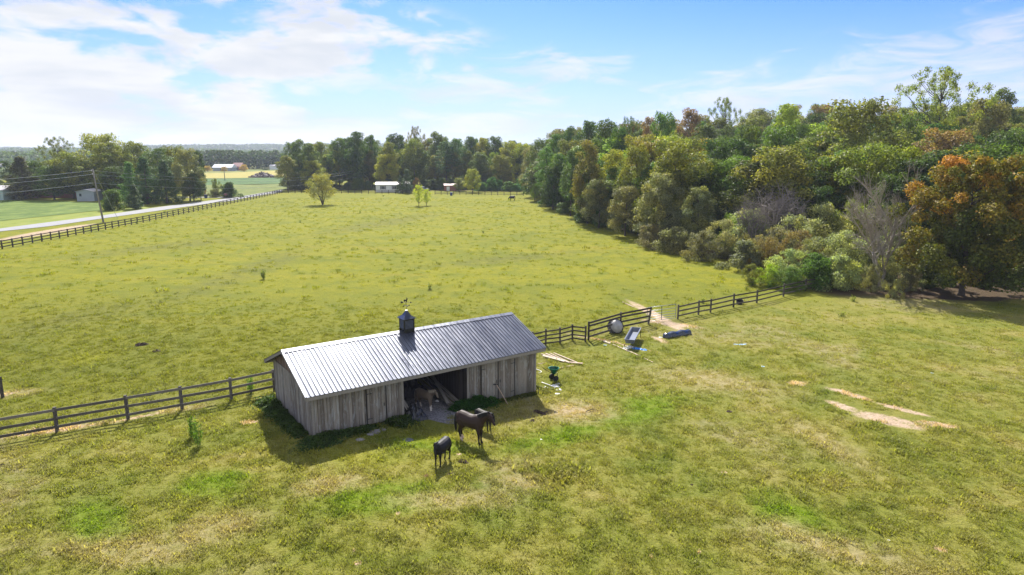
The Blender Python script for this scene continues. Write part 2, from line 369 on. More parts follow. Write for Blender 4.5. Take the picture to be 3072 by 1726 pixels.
def wood_mat(name, stops, grain=(9, 9, .5), rough=.85, white=0.):
    m, t, out = mat(name); o = t.n('ShaderNodeTexCoord').outputs['Object']; v = t.n('ShaderNodeAttribute', attribute_name='v').outputs['Fac']
    gr = t.noise(t.n('ShaderNodeVectorMath', operation='ADD', i={0: t.map(o, (0, 0, 0), (0, 0, 0), grain), 1: t.n('ShaderNodeCombineXYZ', i={0: t.math('MULTIPLY', v, 40)}).outputs[0]}).outputs[0], 2.2, 6, .65, .6)
    k = t.math('ADD', t.math('MULTIPLY', v, .45), t.math('MULTIPLY', gr, .6)); c = t.ramp(k, stops)
    if white:
        wn_ = t.noise(t.map(o, (3, 5, 1), (0, 0, 0), (4, 4, .9)), 1.3, 6, .75, .8)
        c = t.mix(t.math('MULTIPLY', t.mr(wn_, .5, .6), white), c, (.42, .45, .45))
        dk = t.mr(t.n('ShaderNodeSeparateXYZ', i={0: o}).outputs[2], -.5, .75, .55, 0)   # darker olive tone towards the foot of the boards
        c = t.mix(t.math('MULTIPLY', dk, t.mr(wn_, .3, .6, .4, 1)), c, (.085, .088, .055))
    b = pbsdf(t, out, **{'Base Color': c, 'Roughness': rough, 'Specular IOR Level': .25})
    bn = t.n('ShaderNodeBump', i={'Strength': .5, 'Distance': .01, 'Height': gr}); t.link(bn.outputs[0], b.inputs['Normal']); return m
M_barn = wood_mat('weathered_boards', [(.2, (.095, .08, .066)), (.42, (.18, .155, .13)), (.6, (.245, .217, .186)), (.8, (.34, .31, .27))], white=.4)
M_trim = wood_mat('weathered_trim', [(.2, (.12, .105, .09)), (.5, (.22, .20, .175)), (.8, (.32, .30, .27))], (9, .5, 9))
M_brown = wood_mat('brown_gable_boards', [(.2, (.08, .055, .045)), (.5, (.17, .12, .10)), (.8, (.25, .19, .165))])
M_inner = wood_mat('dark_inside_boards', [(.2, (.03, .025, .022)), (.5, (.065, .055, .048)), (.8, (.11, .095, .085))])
M_fence = wood_mat('weathered_fence_wood', [(.2, (.028, .023, .018)), (.5, (.062, .052, .042)), (.8, (.115, .10, .082))], (1.2, 1.2, 3))
M_fencegrey = wood_mat('grey_fence_wood', [(.2, (.05, .045, .04)), (.5, (.11, .10, .09)), (.8, (.19, .175, .155))], (1.2, 1.2, 3))
M_plank = wood_mat('pale_sawn_wood', [(.2, (.33, .24, .17)), (.5, (.52, .40, .30)), (.8, (.66, .56, .45))], (2, 2, 2))
M_bark = plain('bark', (.075, .06, .048), .9, .35, 5, bump=.5)
M_deadwood = plain('dead_bark', (.32, .28, .225), .9, .3, 5)
M_pole = plain('pole_wood', (.20, .19, .155), .9, .2, 2)
M_black = plain('black_plastic', (.012, .013, .018), .32, .15, 2, spec=.6)
M_blackmetal = plain('black_metal', (.012, .014, .018), .42, .15, 3, spec=.5)
M_whitepl = plain('white_plastic', (.75, .75, .74), .5, .08, 2)
M_steel = plain('galvanised_steel', (.40, .43, .43), .45, .15, 3, .7)
M_grey = plain('grey_plastic', (.13, .15, .19), .4, .15, 2)
M_blue = plain('blue_tarp', (.03, .22, .62), .4, .35, 6)
M_green = plain('green_plastic', (.0, .09, .05), .4, .2, 3)
M_wire = plain('wire', (.30, .33, .28), .6, .1, 1)
M_wall = plain('white_siding', (.72, .74, .75), .6, .08, 1)
M_greywall = plain('grey_siding', (.30, .34, .38), .7, .1, 1)
M_roofw = plain('pale_roof', (.58, .55, .56), .6, .12, 2)
M_redroof = plain('red_roof', (.19, .07, .065), .6, .2, 2)
M_redwall = plain('red_board', (.30, .12, .09), .8, .2, 2)
M_glass = plain('dark_window', (.03, .045, .06), .15, .1, 1)
M_rock = plain('stone', (.27, .25, .25), .9, .4, 5, bump=.6)
M_slate = plain('slate', (.12, .13, .15), .7, .2, 3)
M_dung = plain('dung', (.055, .035, .025), 1., .5, 9, bump=.8)
M_rubber = plain('black_rubber', (.015, .015, .015), .7, .2, 3)
M_asphalt = plain('pale_asphalt', (.25, .25, .25), .9, .12, .5)

# ------------------------------------------------------------------ ground sheet
def axis(a, b, st, lo, hi, gr=1.14):
    xs = list(np.arange(a, b + .01, st)); s_ = st
    while xs[-1] < hi: s_ = min(s_ * gr, 90); xs.append(xs[-1] + s_)
    s_ = st
    while xs[0] > lo: s_ = min(s_ * gr, 90); xs.insert(0, xs[0] - s_)
    xs[0] = lo; xs[-1] = hi; return np.array(xs)
gxs, gys = axis(-60, 80, 1.0, -3300, 3300), axis(8, 110, 1.0, -120, 3300)
XX, YY = np.meshgrid(gxs, gys); ZZ = T(XX, YY)
nx, ny = len(gxs), len(gys)
idx = np.arange(nx * ny).reshape(ny, nx)
lp = np.stack([idx[:-1, :-1], idx[:-1, 1:], idx[1:, 1:], idx[1:, :-1]], -1).reshape(-1)
gme = npmesh('ground', np.stack([XX, YY, ZZ], -1).reshape(-1, 3), 4, mat=M_ground, loops=lp)
gme.polygons.foreach_set('use_smooth', [True] * len(gme.polygons))
ground = tag(link('ground', gme), 'green and yellow pasture ground with tan bare patches', 'ground', kind='structure')

def sheet(name, pts, mat_, up, label, kind='structure', cat=None, step=None):
    """flat sheet over the terrain from two picture-space edges (lists of pixel points of equal length)"""
    A_, B_ = pts; n = 40; m = 6; vs = []
    def along(L, t):
        t = t * (len(L) - 1); k = min(int(t), len(L) - 2); f_ = t - k
        a, b = G(*L[k]), G(*L[k + 1]); return a.lerp(b, f_)
    for i in range(n + 1):
        a, b = along(A_, i / n), along(B_, i / n)
        for j in range(m + 1):
            p = a.lerp(b, j / m); vs.append((p.x, p.y, Tz(p.x, p.y) + up))
    fs = [(i * (m + 1) + j, (i + 1) * (m + 1) + j, (i + 1) * (m + 1) + j + 1, i * (m + 1) + j + 1) for i in range(n) for j in range(m)]
    mb = MB(); mb.add(vs, fs, .5); o = mb.build(name, mat_); return tag(o, label, cat or name.replace('_', ' '), kind=kind)
def field_mat(name, stops, sc=.25, bump=.6):
    m, t, out = mat(name); pos = t.n('ShaderNodeNewGeometry').outputs['Position']
    n1 = t.noise(t.map(pos, sc=(1, .6, 1)), sc, 6, .7, .3); c = t.ramp(n1, stops)
    b = pbsdf(t, out, **{'Base Color': c, 'Roughness': .9, 'Specular IOR Level': .1})
    bn = t.n('ShaderNodeBump', i={'Strength': bump, 'Distance': .5, 'Height': n1}); t.link(bn.outputs[0], b.inputs['Normal']); return m
def s1(L): return [(x / 2.862, 380 + y / 2.862) for x, y in L]
sheet('road', (s1([(-260, 912), (0, 878), (430, 822), (860, 768), (1300, 702), (1640, 658), (2040, 607), (2425, 541)]), s1([(-260, 936), (0, 903), (430, 858), (860, 794), (1300, 733), (1640, 684), (2040, 630), (2425, 560)])), M_asphalt, .06, 'pale grey country road running beyond the far pasture fence')
sheet('driveway', (s1([(1370, 609), (1600, 607), (1900, 607), (2060, 607)]), s1([(1370, 614), (1600, 612), (1900, 613), (2060, 616)])), M_asphalt, .09, 'narrow pale driveway turning off the country road')
sheet('crop_field', (s1([(-300, 636), (0, 632), (430, 640), (870, 655)]), s1([(-300, 848), (0, 812), (430, 768), (860, 722)])), field_mat('green_crop', [(.3, (.05, .095, .016)), (.5, (.095, .145, .022)), (.7, (.17, .22, .045))]), .05, 'green leafy crop field across the road')
sheet('verge', (s1([(-300, 850), (0, 814), (430, 770), (860, 724), (1240, 690)]), s1([(-260, 911), (0, 877), (430, 821), (860, 767), (1300, 701)])), field_mat('green_verge', [(.3, (.13, .175, .022)), (.5, (.18, .215, .03)), (.7, (.24, .245, .055))]), .03, 'mown green roadside verge')
sheet('meadow', (s1([(1690, 505), (1950, 500), (2200, 495), (2480, 490)]), s1([(1690, 606), (1950, 604), (2150, 598), (2480, 540)])), field_mat('green_meadow', [(.35, (.08, .115, .02)), (.5, (.125, .155, .028)), (.65, (.165, .175, .04))]), .05, 'rough green meadow beyond the road')
sheet('bean_field', (s1([(1690, 448), (1950, 446), (2200, 440), (2480, 432)]), s1([(1690, 504), (1950, 499), (2200, 500), (2480, 490)])), field_mat('dark_bean_crop', [(.35, (.035, .085, .02)), (.5, (.06, .12, .025)), (.7, (.10, .16, .035))]), .05, 'dark green crop field in front of the yellow field')
sheet('yellow_field', (s1([(1690, 404), (1950, 398), (2200, 386), (2520, 374)]), s1([(1690, 447), (1950, 445), (2200, 439), (2520, 430)])), field_mat('yellow_crop', [(.35, (.24, .215, .045)), (.5, (.31, .265, .055)), (.7, (.28, .27, .08))]), .05, 'yellow field in front of the red and white far barns')

# ------------------------------------------------------------------ the barn
barn = empty('horse_barn', BA, YAW, 'weathered grey board horse barn with shiny ribbed metal roof and open middle bay', 'barn')
def loc_uv(p):
    d = Vector((p[0] - BA.x, p[1] - BA.y)); return (d.x * UX + d.y * UY, -d.x * UY + d.y * UX)
BL, FO, DE, OE, HE, HR = 13.82, .52, 7.33, .39, 2.365, 3.83
VR = DE / 2 - FO; SLOPE = (HR - HE) / (DE / 2); BD = 6.35
def roofz(v): return HR - abs(v - VR) * SLOPE
def onwall(px, py):   # picture point lying on the front wall plane -> u, z
    d = ray(px, py); nrm = Vector((-UY, UX, 0)); t = (BA - Vector((0, 0, CAMH))).dot(nrm) / d.dot(nrm); p = Vector((0, 0, CAMH)) + d * t
    return loc_uv(p)[0], p.z
uOL = onwall(1210, 1200)[0]; uOR = onwall(1400, 1150)[0]
def tz_uv(u, v): return Tz(BA.x + u * UX - v * UY, BA.y + u * UY + v * UX)
random.seed(3)
def boards(mb, u0, u1, zf, v=0., axis_='u', wid=.15, th=.022, side=-1, ztop=None, gap=.016):
    """vertical boards from u0 to u1; zf(u) gives bottom, top"""
    u = u0
    while u < u1 - .01:
        w_ = min(wid * random.uniform(.8, 1.25), u1 - u); z0, z1 = zf(u + w_ / 2); z0 += random.uniform(-.03, .05)
        c = (u + w_ / 2, v + side * (th / 2 + random.uniform(0, .02)), (z0 + z1) / 2); d = (w_ - gap, th, z1 - z0)
        if axis_ == 'v': c = (c[1], c[0], c[2]); d = (d[1], d[0], d[2])
        mb.box(c, d, val=random.random()); u += w_
front_top = roofz(0) - .12
mb = MB(); boards(mb, 0, uOL, lambda u: (tz_uv(u, 0) + .04, front_top)); mb.build('front_wall', M_barn, barn)
mb = MB(); boards(mb, uOR, BL, lambda u: (tz_uv(u, 0) + .04, front_top)); mb.build('front_wall', M_barn, barn)
mb = MB(); boards(mb, 0, BD, lambda v: (tz_uv(0, v) + .02, min(roofz(v) - .1, 2.52)), 0, 'v'); mb.build('end_wall', M_barn, barn)
mb = MB(); boards(mb, .05, BD - .05, lambda v: (2.50, max(roofz(v) - .1, 2.51)), .035, 'v', .2); mb.build('gable', M_brown, barn)
mb = MB(); boards(mb, 0, BD, lambda v: (tz_uv(BL, v), roofz(v) - .1), BL, 'v', side=1); mb.build('end_wall', M_barn, barn)
mb = MB(); boards(mb, 0, BL, lambda u: (tz_uv(u, BD), roofz(BD) - .1), BD, side=1); mb.build('back_wall', M_barn, barn)
for uu, sdn in ((uOL - .03, -1), (uOR + .03, 1)):
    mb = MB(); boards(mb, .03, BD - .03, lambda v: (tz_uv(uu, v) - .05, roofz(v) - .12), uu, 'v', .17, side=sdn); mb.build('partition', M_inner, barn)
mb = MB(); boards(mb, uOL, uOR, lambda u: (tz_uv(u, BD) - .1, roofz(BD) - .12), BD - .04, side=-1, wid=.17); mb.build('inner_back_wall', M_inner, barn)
# corner and opening trim, lintel
for uu in (.05, uOL - .06, uOR + .06, BL - .05): mb = MB(); mb.box((uu, -.05, (front_top + tz_uv(uu, 0) + .06) / 2), (.13, .03, front_top - tz_uv(uu, 0) - .06), val=.75); mb.build('corner_trim', M_trim, barn)
mb = MB(); mb.box(((uOL + uOR) / 2, .02, front_top - .06), (uOR - uOL - .02, .05, .2), val=.3); mb.build('lintel', M_trim, barn)
# doors
def door(x0, x1, ytop, leaves, tilt=0):
    u0, u1 = onwall(x0[0], x0[1])[0], onwall(x1[0], x1[1])[0]; zt = ytop
    for k in range(leaves):
        a, b = u0 + (u1 - u0) * k / leaves, u0 + (u1 - u0) * (k + 1) / leaves
        mb = MB(); boards(mb, a + .02, b - .02, lambda u: (tz_uv(u, 0) + .12, zt), -.058, wid=.17, th=.02)
        for zz_ in (tz_uv(a, 0) + .4, zt - .3): mb.box(((a + b) / 2, -.04, zz_), (b - a - .08, .018, .1), val=.4)
        dm = mb.build('door', M_barn, barn)
        h = MB(); h.box(((b if k == 0 else a) + (-.12 if k == 0 else .12), -.115, (tz_uv(a, 0) + zt) / 2), (.03, .03, .18), val=.2); h.build('handle', M_blackmetal, dm)
        for zz_ in (tz_uv(a, 0) + .4, zt - .3): h = MB(); h.box(((a if k == 0 else b) + (.14 if k == 0 else -.14), -.105, zz_), (.26, .012, .035), val=.1); h.build('hinge', M_blackmetal, dm)
    mb = MB(); mb.box(((u0 + u1) / 2, -.06, zt + .1), (u1 - u0 + .24, .03, .15), val=.35); mb.build('door_header', M_trim, barn)
    for uu in (u0 - .02, u1 + .02) + (((u0 + u1) / 2,) if leaves > 1 else ()): mb = MB(); mb.box((uu, -.088, (zt + tz_uv(uu, 0)) / 2), (.04, .02, zt - tz_uv(uu, 0) - .1), val=.0); mb.build('door_gap', M_rubber, barn)
door((1100, 1240), (1157, 1230), 2.02, 1)
door((1442, 1150), (1541, 1130), 2.0, 2)
# roof: ribbed sheets, one part per slope
def ribbed(v0, z0, v1, z1, name):
    prof = []; u = -OE; p = .2286
    while u < BL + OE - .02:
        for du, h in ((0, 0), (.015, .045), (.05, .045), (.065, 0), (.11, .0), (.118, .011), (.132, .011), (.14, 0), (.17, 0), (.178, .011), (.192, .011), (.2, 0)):
            if u + du < BL + OE: prof.append((u + du, h))
        u += p
    prof.append((BL + OE, 0)); vs = []; fs = []; d = Vector((0, v1 - v0, z1 - z0)); nn = Vector((0, -d.z, d.y)).normalized()
    if nn.z < 0: nn = -nn
    for t in (0, .25, .5, .75, 1):
        for uu, h in prof: 
            wob = .004 * math.sin(uu * 2.1 + t * 5) + .003 * math.sin(uu * 5.3)
            vs.append(Vector((uu, v0, z0)) + d * t + nn * (h + wob))
    k = len(prof)
    for r in range(4): fs += [(r * k + j, r * k + j + 1, (r + 1) * k + j + 1, (r + 1) * k + j) for j in range(k - 1)]
    mb = MB(); mb.add(vs, fs, .5)
    b = len(vs); lo = [Vector((uu, v0, z0)) + d * t - nn * .03 for t in (0, 1) for uu in (-OE, BL + OE)]
    mb.add(lo, [(0, 1, 3, 2)], .2); return mb.build(name, M_roof, barn)
def roof_mat():
    m, t, out = mat('ribbed_metal'); o = t.n('ShaderNodeTexCoord').outputs['Object']
    nz = t.noise(t.map(o, sc=(3, .5, 1)), 1.6, 5, .7); n2 = t.noise(t.map(o, sc=(1, 1, 1)), 2., 3)
    sheet_ = t.n('ShaderNodeTexWhiteNoise', noise_dimensions='1D', i={'W': t.math('FLOOR', t.math('DIVIDE', t.n('ShaderNodeSeparateXYZ', i={0: o}).outputs[0], .9144))}).outputs[0]; stn = t.noise(t.map(o, sc=(6, .35, 1)), 2.2, 5, .7)
    c = t.mix(t.math('ADD', t.math('MULTIPLY', nz, .6), t.math('MULTIPLY', sheet_, .4)), (.082, .092, .128), (.21, .222, .262)); c = t.mix(t.mr(stn, .56, .72, 0, .6), c, (.12, .10, .09)); r = t.mr(nz, .2, .8, .26, .44)
    b = pbsdf(t, out, **{'Base Color': c, 'Roughness': r, 'Metallic': .78})
    bn = t.n('ShaderNodeBump', i={'Strength': .25, 'Distance': .01, 'Height': n2}); t.link(bn.outputs[0], b.inputs['Normal']); return m
M_roof = roof_mat()
ribbed(-FO, HE, VR, HR, 'roof'); ribbed(DE - FO, HE, VR, HR, 'roof')
mb = MB()
for sgn in (-1, 1):
    a = Vector((0, VR, HR + .045)); b = Vector((0, VR + sgn * .24, HR + .045 - .24 * SLOPE)); vs = []
    for uu in (-OE - .02, BL + OE + .02): vs += [Vector((uu, a.y, a.z)), Vector((uu, b.y, b.z)), Vector((uu, b.y, b.z - .015)), Vector((uu, a.y, a.z - .03))]
    mb.add(vs, [(0, 1, 5, 4), (1, 2, 6, 5), (2, 3, 7, 6), (0, 3, 2, 1), (4, 5, 6, 7)], .5)
mb.build('ridge_cap', M_roof, barn)
mb = MB(); mb.box((BL / 2, -FO + .012, HE - .11), (BL + 2 * OE - .04, .03, .17), val=.7); mb.build('fascia', M_trim, barn)
mb = MB(); mb.box((BL / 2, DE - FO - .012, HE - .11), (BL + 2 * OE - .04, .03, .17), val=.5); mb.build('fascia', M_trim, barn)
for uu in (-OE, BL + OE):
    mb = MB()
    for v0 in (-FO, DE - FO): mb.bar((uu, v0, HE - .08), (uu, VR, HR - .08), .03, .15, val=.6)
    mb.build('rake_board', M_trim, barn)
    mb = MB()
    for v0 in (-FO, DE - FO): mb.bar((uu, v0, HE + .022), (uu, VR, HR + .022), .07, .02, val=.6)
    mb.build('rake_flashing', M_roof, barn)
mb = MB(); u = -OE + .1
while u < BL + OE:
    for sgn in (-1, 1): mb.bar((u, VR + sgn * (VR + FO - .05), HE - .1), (u, VR + sgn * .05, HR - .12), .04, .1, val=.3)
    u += .75
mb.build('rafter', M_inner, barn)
# cupola
cu = onwall(1220, 1000)[0]
def ridge_u(px, py):
    best = min(range(0, 1400), key=lambda k: abs(proj(barn_pt(k / 100, VR, HR))[0] - px)); return best / 100
def barn_pt(u, v, z): return Vector((BA.x + u * UX - v * UY, BA.y + u * UY + v * UX, z))
def proj(p):
    d = p.y * CP - (p.z - CAMH) * SP; uu = p.y * SP + (p.z - CAMH) * CP; return 1536 + FPX * p.x / d, 863 - FPX * uu / d
cu = ridge_u(1221, 0); CW = .66
mb = MB(); zb = HR - .25; zt = HR + .72
mb.box((cu, VR, (zb + zt) / 2), (CW - .08, CW - .08, zt - zb), val=.1)
for i in (-1, 1):
    for j in (-1, 1): mb.box((cu + i * (CW / 2 - .035), VR + j * (CW / 2 - .035), (zb + zt) / 2), (.07, .07, zt - zb), val=.3)
mb.box((cu, VR, HR + .10), (CW + .05, CW + .05, .03), val=.3); mb.box((cu, VR, zt - .03), (CW + .02, CW + .02, .06), val=.3)
cup = mb.build('cupola', M_blackmetal, barn)
mb = MB()
for k in range(7):
    z = HR + .18 + k * .07
    for a in range(4):
        Mz = Matrix.Rotation(a * math.pi / 2, 3, 'Z') @ Matrix.Rotation(R(28), 3, 'X'); c = Matrix.Rotation(a * math.pi / 2, 3, 'Z') @ Vector((0, -CW / 2 + .03, 0))
        mb.box((cu + c.x, VR + c.y, z), (CW - .14, .06, .012), M=Mz, val=.6)
mb.build('louvre', M_grey, cup)
mb = MB(); e = CW / 2 + .09; zr = zt + .01; vs = [(cu + i * e, VR + j * e, zr) for i, j in ((-1, -1), (1, -1), (1, 1), (-1, 1))] + [(cu + i * e * .45, VR + j * e * .45, zr + .17) for i, j in ((-1, -1), (1, -1), (1, 1), (-1, 1))] + [(cu + i * .05, VR + j * .05, zr + .42) for i, j in ((-1, -1), (1, -1), (1, 1), (-1, 1))]
mb.add(vs, [(3, 2, 1, 0)] + [(r * 4 + j, r * 4 + (j + 1) % 4, r * 4 + 4 + (j + 1) % 4, r * 4 + 4 + j) for r in (0, 1) for j in range(4)] + [(8, 9, 10, 11)], .6)
mb.build('cupola_roof', plain('dark_blue_metal', (.045, .055, .08), .35, .15, 2, .5), cup)
mb = MB(); mb.box((cu, VR, zr + .435), (.13, .13, .03)); mb.build('finial_cap', M_steel, cup)
wv = MB(); z0 = zr + .44
wv.tube([(cu, VR, z0), (cu, VR, z0 + .62)], .013, 6)
vane = wv.build('weathervane', M_blackmetal, barn)
wv = MB(); zc = z0 + .27
for dxy in ((1, 0), (0, 1)): wv.bar((cu - .16 * dxy[0], VR - .16 * dxy[1], zc), (cu + .16 * dxy[0], VR + .16 * dxy[1], zc), .014, .014)
for dxy in ((1, 0), (0, 1), (-1, 0), (0, -1)): wv.box((cu + .18 * dxy[0], VR + .18 * dxy[1], zc), (.06 if dxy[0] else .012, .06 if dxy[1] else .012, .08))
wv.build('direction_arms', M_blackmetal, vane)
wv = MB(); za = z0 + .47; dv = Vector((UX, -UY, 0))
a = Vector((cu, VR, za)); wv.bar(a - dv * .27, a + dv * .27, .014, .014)
def plate(mb, pts, th=.016):   # flat cut-out in the arrow's plane
    nrm = Vector((UY, UX, 0)); vs = [a + dv * p[0] + Vector((0, 0, p[1])) + nrm * s_ * th / 2 for s_ in (-1, 1) for p in pts]; n = len(pts)
    mb.add(vs, [tuple(range(n))[::-1], tuple(range(n, 2 * n))] + [(j, (j + 1) % n, n + (j + 1) % n, n + j) for j in range(n)])
plate(wv, [(-.15, 0), (-.24, .06), (-.33, .045), (-.30, 0), (-.33, -.045), (-.24, -.06)]); plate(wv, [(.34, 0), (.24, .05), (.24, -.05)])
wv.build('arrow', M_blackmetal, vane)
wv = MB(); plate(wv, [(-.13, .03), (-.14, .15), (-.09, .17), (-.02, .14), (.03, .22), (.02, .3), (.06, .27), (.1, .2), (.05, .09), (.06, .02), (.02, .02), (0, .07), (-.07, .07), (-.09, .02)])
wv.build('figure', M_blackmetal, vane)
cu_w = None

# gravel floor of the open bay
def gravel_mat():
    m, t, out = mat('gravel'); pos = t.n('ShaderNodeNewGeometry').outputs['Position']
    vo = t.n('ShaderNodeTexVoronoi', i={'Vector': pos, 'Scale': 14.}); c = t.mix(t.n('ShaderNodeSeparateColor', i={0: vo.outputs['Color']}).outputs[0], (.09, .088, .10), (.27, .26, .275))
    b = pbsdf(t, out, **{'Base Color': c, 'Roughness': .9}); bn = t.n('ShaderNodeBump', i={'Strength': .8, 'Distance': .03, 'Height': vo.outputs[0]}); bn.invert = True; t.link(bn.outputs[0], b.inputs['Normal']); return m
M_gravel = gravel_mat()
def blob_sheet(name, cx, cy, rx, ry, rot, mat_, up, label, seed=1, loc_=None):
    rn = random.Random(seed); n = 40; vs = [(cx, cy, Tz(cx, cy) + up)]; ph = [rn.uniform(0, 6.28) for _ in range(4)]
    for ring in (.5, 1.):
        for j in range(n):
            t = 2 * math.pi * j / n; k = ring * (1 + .13 * math.sin(2 * t + ph[0]) + .1 * math.sin(3 * t + ph[1]) + .06 * math.sin(7 * t + ph[2]))
            x, y = rx * k * math.cos(t), ry * k * math.sin(t); X = cx + x * math.cos(rot) - y * math.sin(rot); Y = cy + x * math.sin(rot) + y * math.cos(rot)
            vs.append((X, Y, Tz(X, Y) + up * (1 if ring < 1 else .5)))
    fs = [(0, 1 + j, 1 + (j + 1) % n) for j in range(n)] + [(1 + j, n + 1 + j, n + 1 + (j + 1) % n, 1 + (j + 1) % n) for j in range(n)]
    mb = MB(); mb.add(vs, fs, .5); return tag(mb.build(name, mat_), label, name.replace('_', ' '), kind='structure')
gc = barn_pt((uOL + uOR) / 2, 1.6, 0)
blob_sheet('gravel_floor', gc.x, gc.y, 2.9, 1.75, YAW + math.pi / 2, M_gravel, .03, 'grey gravel floor of the open barn bay')

# ------------------------------------------------------------------ fences
def fence(name, pts, hpost, rails, label, mat_=None, wpost=.13, rail_h=.14, rail_t=.035, long_rails=False, group=None, side=1, lean=None, base_pt=None, jit=.02):
    rn = random.Random(len(pts) * 7 + int(hpost * 100)); mat_ = mat_ or M_fence
    root = empty(name, pts[0], 0, label, 'fence', group); tops = []
    for k, p in enumerate(pts):
        mb = MB(); h = hpost + rn.uniform(-jit, jit); ln = Vector((rn.uniform(-jit, jit), rn.uniform(-jit, jit), 0))
        if lean and k in lean: ln = Vector(lean[k])
        mb.bar(p - Vector((0, 0, .15)), p + ln + Vector((0, 0, h)), wpost, wpost, (0, 1, 0), val=rn.random()); mb.build('post', mat_, root, W=True)
        tops.append(ln / h)
    for zr_ in rails:
        mb = MB()
        for k in range(len(pts) - 1):
            p, q = pts[k], pts[k + 1]; d = (q - p).normalized(); off = Vector((d.y, -d.x, 0)) * (wpost / 2 + rail_t / 2 + .002) * side
            z1, z2 = zr_ + rn.uniform(-jit, jit), zr_ + rn.uniform(-jit, jit)
            mb.bar(p + off + tops[k] * zr_ + Vector((0, 0, z1)) + d * .004, q + off + tops[k + 1] * zr_ + Vector((0, 0, z2)) - d * .004, rail_t, rail_h, val=rn.random())
            if not long_rails: mb.build('rail', mat_, root, W=True); mb = MB()
        if long_rails: mb.build('rail', mat_, root, W=True)
    return root
def lerp_pts(a, b, n): return [a.lerp(b, k / n) for k in range(n + 1)]
def drop(p): return Vector((p.x, p.y, Tz(p.x, p.y)))
c_end = drop(G(819, 1108, 1.36)); L0 = [G(172, 1298), G(385, 1260), G(547, 1230), G(695, 1201)]
dl = (L0[0] - L0[3]) / 3; L0 = [drop(L0[0] + dl * 2), drop(L0[0] + dl)] + L0 + [c_end]
fence('pasture_fence', L0, 1.36, (.33, .78, 1.24), 'three-rail grey board fence running to the left end of the barn', M_fencegrey, long_rails=False)
fence('fence_stub', [G(8, 1195), drop(G(8, 1195) + Vector((-2.6, -.4, 0)))], 1.3, (.35, .8, 1.2), 'short fence end with one post at the left edge beside bare soil')
P2 = [G(1637, 1036), G(1680, 1031), G(1717, 1021), G(1756, 1027)]
b0 = drop(barn_pt(BL + .15, 5.6, 0)); P2 = [b0, G(1598, 1046)] + P2[:3] + [G(1756, 1026)]
fence('pasture_fence', P2, 1.3, (.2, .5, .82, 1.14), 'four-rail fence between the right end of the barn and the taller brown panel', rail_h=.11)
P3 = [G(1765, 1022), G(1861, 992), G(1944, 974)]
fence('pasture_fence', P3, 1.55, (.35, .78, 1.2, 1.47), 'taller dark four-rail fence panel beside the metal gate with a leaning end post', rail_h=.15, wpost=.14, lean={2: (.22, 0, 0)})
P4 = [G(2033, 958), G(2095, 944), G(2131, 938), G(2200, 922), G(2270, 910), G(2350, 890), G(2416, 874), G(2490, 862)]
fence('pasture_fence', P4, 1.32, (.32, .75, 1.17), 'three-rail dark fence between the metal gate and the bushes at the wood', rail_h=.13)
def road_fence():
    A1, A2, A3 = G(-60, 760), G(430, 668), G(846, 579.5); pts = []
    n1, n2 = 20, 36
    pts = lerp_pts(A1, A2, n1)[:-1] + lerp_pts(A2, A3, n2)
    return [drop(p) for p in pts]
RF = road_fence()
fence('roadside_fence', RF, 1.3, (.35, .78, 1.2), 'long dark three-rail fence following the country road', long_rails=True, wpost=.15, rail_t=.04)
FF = [drop(p) for p in lerp_pts(RF[-1], G(1290, 583), 22)]
fence('far_fence', FF, 1.3, (.35, .78, 1.2), 'distant dark fence across the pasture in front of the white mobile home', long_rails=True, wpost=.16, rail_t=.05)
FR = [drop(p) for p in lerp_pts(G(1305, 584), G(1570, 587), 14)]
fence('far_fence', FR, 1.3, (.35, .78, 1.2), 'distant dark fence at the end of the pasture with the blue barrel before it', long_rails=True, wpost=.16, rail_t=.05)
# metal gate
ga, gb = G(1950, 968) + Vector((0, 0, .12)), G(2026, 958) + Vector((0, 0, .12))
gate = empty('metal_gate', drop(ga), 0, 'grey tubular metal gate between the tall fence panel and the three-rail fence', 'gate')
ga2 = gb + (ga - gb) * 1.12
for k, (p, q) in enumerate(((ga2, ga2 + Vector((0, 0, 1.25))), (gb, gb + Vector((0, 0, 1.25))), ((ga2 + gb) / 2, (ga2 + gb) / 2 + Vector((0, 0, 1.25))))):
    mb = MB(); mb.tube([p, q], .03, 8); mb.build('upright', M_steel if k < 2 else plain('dark_steel', (.08, .09, .09), .5, .1, 2, .5), gate, W=True)
for zr_ in (0, .2, .42, .66, .92, 1.25): mb = MB(); mb.tube([ga2 + Vector((0, 0, zr_)), gb + Vector((0, 0, zr_))], .024, 8); mb.build('bar', M_steel, gate, True, W=True)

